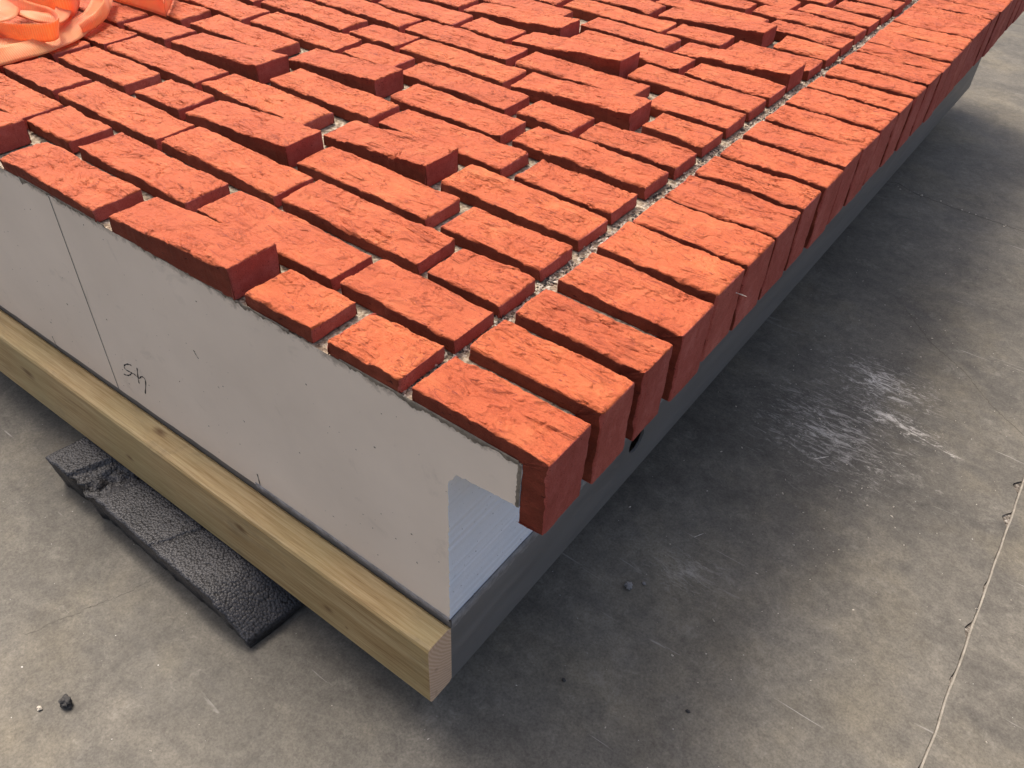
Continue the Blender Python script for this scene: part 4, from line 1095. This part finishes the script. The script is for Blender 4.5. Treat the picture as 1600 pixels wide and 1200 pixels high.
# ------------------------------------------------------------------ foam block
def foam():
    us = np.arange(-0.805, -0.358, 0.0025); K = 40
    V = []; F = []
    def topz(u):
        z = -0.4425
        if u > -0.435: z -= 0.046 * ((u + 0.435) / 0.077) ** 1.5
        if u < -0.735: z += 0.0
        return z
    for i, u in enumerate(us):
        edge = -0.099 - 0.003 * math.sin((u + 0.6) * 9) + 0.0022 * mnoise.noise(Vector((u * 60, 1, 1))) + 0.0012 * mnoise.noise(Vector((u * 200, 1, 4)))
        torn = math.exp(-((u + 0.715) / 0.030) ** 2)
        edge += 0.010 * torn * (0.6 + mnoise.noise(Vector((u * 90, 4, 4)))) - 0.008 * math.exp(-((u + 0.70) / 0.012) ** 2)
        zt = topz(u); zb = FZ + 0.0005
        row = []
        bot = min(zb, zt - 0.004)
        inset = 0.010 * min(1, (zt - zb) / 0.06)
        row.append((edge + inset + 0.03, bot)); row.append((edge + inset, bot))
        for t in (0.25, 0.5, 0.75, 0.93): row.append((edge + inset * (1 - t) ** 0.8 + 0.001 * mnoise.noise(Vector((u * 80, t * 5, 3))), bot + (zt - bot) * t))
        for t in np.linspace(0, 1, K):
            y = edge + 0.0008 + t * 0.16
            z = zt - (0.0012 if t == 0 else 0)
            p = Vector((u * 55, y * 55, 0))
            z += 0.0010 * mnoise.noise(p) + 0.0003 * mnoise.noise(p * 3.1)
            lineu = -0.715 + 0.25 * (y + 0.1)
            tr = math.exp(-((u - lineu) / 0.024) ** 2)
            z -= tr * (0.012 + 0.016 * mnoise.noise(Vector((u * 90, y * 60, 5))) + 0.006 * mnoise.noise(Vector((u * 260, y * 200, 5))))
            lu2 = -0.752 + 0.25 * (y + 0.1)
            z -= 0.007 * (1 / (1 + math.exp(-(u - lu2) * 900))) * math.exp(-max(0, u - lu2) / 0.045)
            cu = -0.548 + 0.35 * (y + 0.1) + 0.003 * mnoise.noise(Vector((y * 130, 0, 0)))      # crack across
            z -= 0.006 * math.exp(-((u - cu) / 0.0016) ** 2)
            row.append((y, z))
        V += [(u + 0.12 * (y + 0.1), y, z) for y, z in row]
    w = len(V) // len(us)
    for i in range(len(us) - 1):
        for j in range(w - 1): F.append((i * w + j, i * w + j + 1, (i + 1) * w + j + 1, (i + 1) * w + j))
        F.append((i * w + w - 1, i * w, (i + 1) * w, (i + 1) * w + w - 1))
    F.append(tuple(range(w))); F.append(tuple((len(us) - 1) * w + j for j in range(w))[::-1])
    me = mesh_np('foam_block', V, F, [M_FOAM], fix=True)
    tag(link('foam_block', me), 'dark grey bead foam slab with torn edges, wedged under the timber batten on the floor', 'foam block')
foam()

# ------------------------------------------------------------------ webbing strap
strap = bpy.data.objects.new('webbing_strap', None); COL.objects.link(strap)
strap.location = (-1.1, 0.3, 0.0)
tag(strap, 'orange webbing strap coiled loosely on top of the bricks in the far left corner', 'strap')
def webbing(name, pts, width, tilt0, tilt1, wob=0.0, seed=1):
    """pts: bottom edge (u,v,z); tilt: lean of the width direction from upright, radians"""
    P = [Vector(p) for p in pts]; Q = []
    for i in range(len(P) - 1):
        p0 = P[max(i - 1, 0)]; p1 = P[i]; p2 = P[i + 1]; p3 = P[min(i + 2, len(P) - 1)]
        for k in range(14):
            t = k / 14
            Q.append(0.5 * ((2 * p1) + (-p0 + p2) * t + (2 * p0 - 5 * p1 + 4 * p2 - p3) * t * t + (-p0 + 3 * p1 - 3 * p2 + p3) * t ** 3))
    Q.append(P[-1])
    bm = bmesh.new(); uvl = bm.loops.layers.uv.new('UVMap'); arc = 0; rings = []; M = 6; th = 0.0006
    for i, p in enumerate(Q):
        if i: arc += (Q[i] - Q[i - 1]).length
        d = (Q[min(i + 1, len(Q) - 1)] - Q[max(i - 1, 0)]).normalized()
        side = d.cross(Vector((0, 0, 1))).normalized()
        f = i / (len(Q) - 1); tl = tilt0 + (tilt1 - tilt0) * f + wob * math.sin(f * 9 + seed)
        wd = (Vector((0, 0, 1)) * math.cos(tl) + side * math.sin(tl)).normalized()
        nn = d.cross(wd).normalized()
        ring = []
        for j in range(M + 1): ring.append((bm.verts.new(p + wd * width * j / M + nn * (th + (0.0004 * math.sin(j / M * math.pi) + 0.0022 * mnoise.noise(Vector((arc * 22, j * 0.35, seed * 3.3)))))), (arc, j / M)))
        for j in range(M, -1, -1): ring.append((bm.verts.new(p + wd * width * j / M + nn * (-th * 0.2 + (0.0004 * math.sin(j / M * math.pi) + 0.0022 * mnoise.noise(Vector((arc * 22, j * 0.35, seed * 3.3)))))), (arc, j / M)))
        rings.append(ring)
    for A, B in zip(rings[:-1], rings[1:]):
        n = len(A)
        for j in range(n):
            q = (A[j], A[(j + 1) % n], B[(j + 1) % n], B[j])
            f = bm.faces.new([x[0] for x in q]); f.smooth = True
            for lp, x in zip(f.loops, q): lp[uvl].uv = x[1]
    bm.faces.new([x[0] for x in rings[0]][::-1]); bm.faces.new([x[0] for x in rings[-1]])
    bmesh.ops.recalc_face_normals(bm, faces=bm.faces)
    bmesh.ops.translate(bm, verts=bm.verts, vec=-strap.location)
    me = bpy.data.meshes.new(name); bm.to_mesh(me); bm.free(); me.materials.append(M_STRAP)
    return link(name, me, strap)
webbing('strap_loop', [(-1.090,0.091,0.002),(-1.071,0.124,0.002),(-1.067,0.147,0.002),(-1.064,0.172,0.002),(-1.064,0.209,0.002),(-1.067,0.244,0.003),(-1.079,0.279,0.004),(-1.099,0.317,0.007),(-1.111,0.345,0.010),(-1.142,0.380,0.016),(-1.204,0.427,0.020)], 0.03, -0.95, -1.15, 0.05, 0)
webbing('strap_loop', [(-1.138,0.142,0.004),(-1.108,0.170,0.004),(-1.082,0.198,0.005),(-1.080,0.230,0.007),(-1.101,0.267,0.010),(-1.144,0.311,0.014),(-1.235,0.377,0.018)], 0.03, -1.25, -1, 0.03, 1)
webbing('strap_loop', [(-1.169,0.171,0.014),(-1.141,0.191,0.012),(-1.110,0.202,0.012),(-1.087,0.221,0.012),(-1.075,0.239,0.013),(-1.085,0.254,0.016),(-1.116,0.261,0.018),(-1.151,0.253,0.020),(-1.190,0.245,0.024),(-1.237,0.248,0.024)], 0.027, 0.05, 0.35, 0.05, 2)
webbing('strap_loop', [(-1.143,0.175,0.036),(-1.137,0.209,0.034),(-1.159,0.238,0.034),(-1.236,0.289,0.034)], 0.03, -1.2, -1.3, 0.03, 3)
webbing('strap_loop', [(-1.178,0.241,0.030),(-1.130,0.241,0.030),(-1.104,0.255,0.028),(-1.098,0.270,0.026),(-1.118,0.297,0.028),(-1.193,0.351,0.030)], 0.022, -1.35, -1.1, 0.03, 4)
webbing('strap_loop', [(-1.252,0.287,0.020),(-1.181,0.280,0.020),(-1.139,0.289,0.020),(-1.134,0.310,0.020),(-1.187,0.352,0.020),(-1.235,0.377,0.020)], 0.034, 0.1, 0.1, 0.03, 5)
webbing('strap_loop', [(-1.080,0.436,0.002),(-1.109,0.435,0.002),(-1.153,0.433,0.002),(-1.195,0.427,0.002),(-1.242,0.430,0.002)], 0.036, 0.05, 0.1, 0, 6)
webbing('strap_loop', [(-1.080,0.436,0.002),(-1.100,0.455,0.003),(-1.154,0.504,0.003),(-1.214,0.538,0.004)], 0.036, 0.05, 0.1, 0, 7)
webbing('strap_loop', [(-1.089,0.293,0.003),(-1.096,0.320,0.008),(-1.099,0.339,0.014),(-1.111,0.358,0.020),(-1.136,0.374,0.026),(-1.170,0.392,0.030)], 0.018, -0.3, -0.5, 0.1, 8)
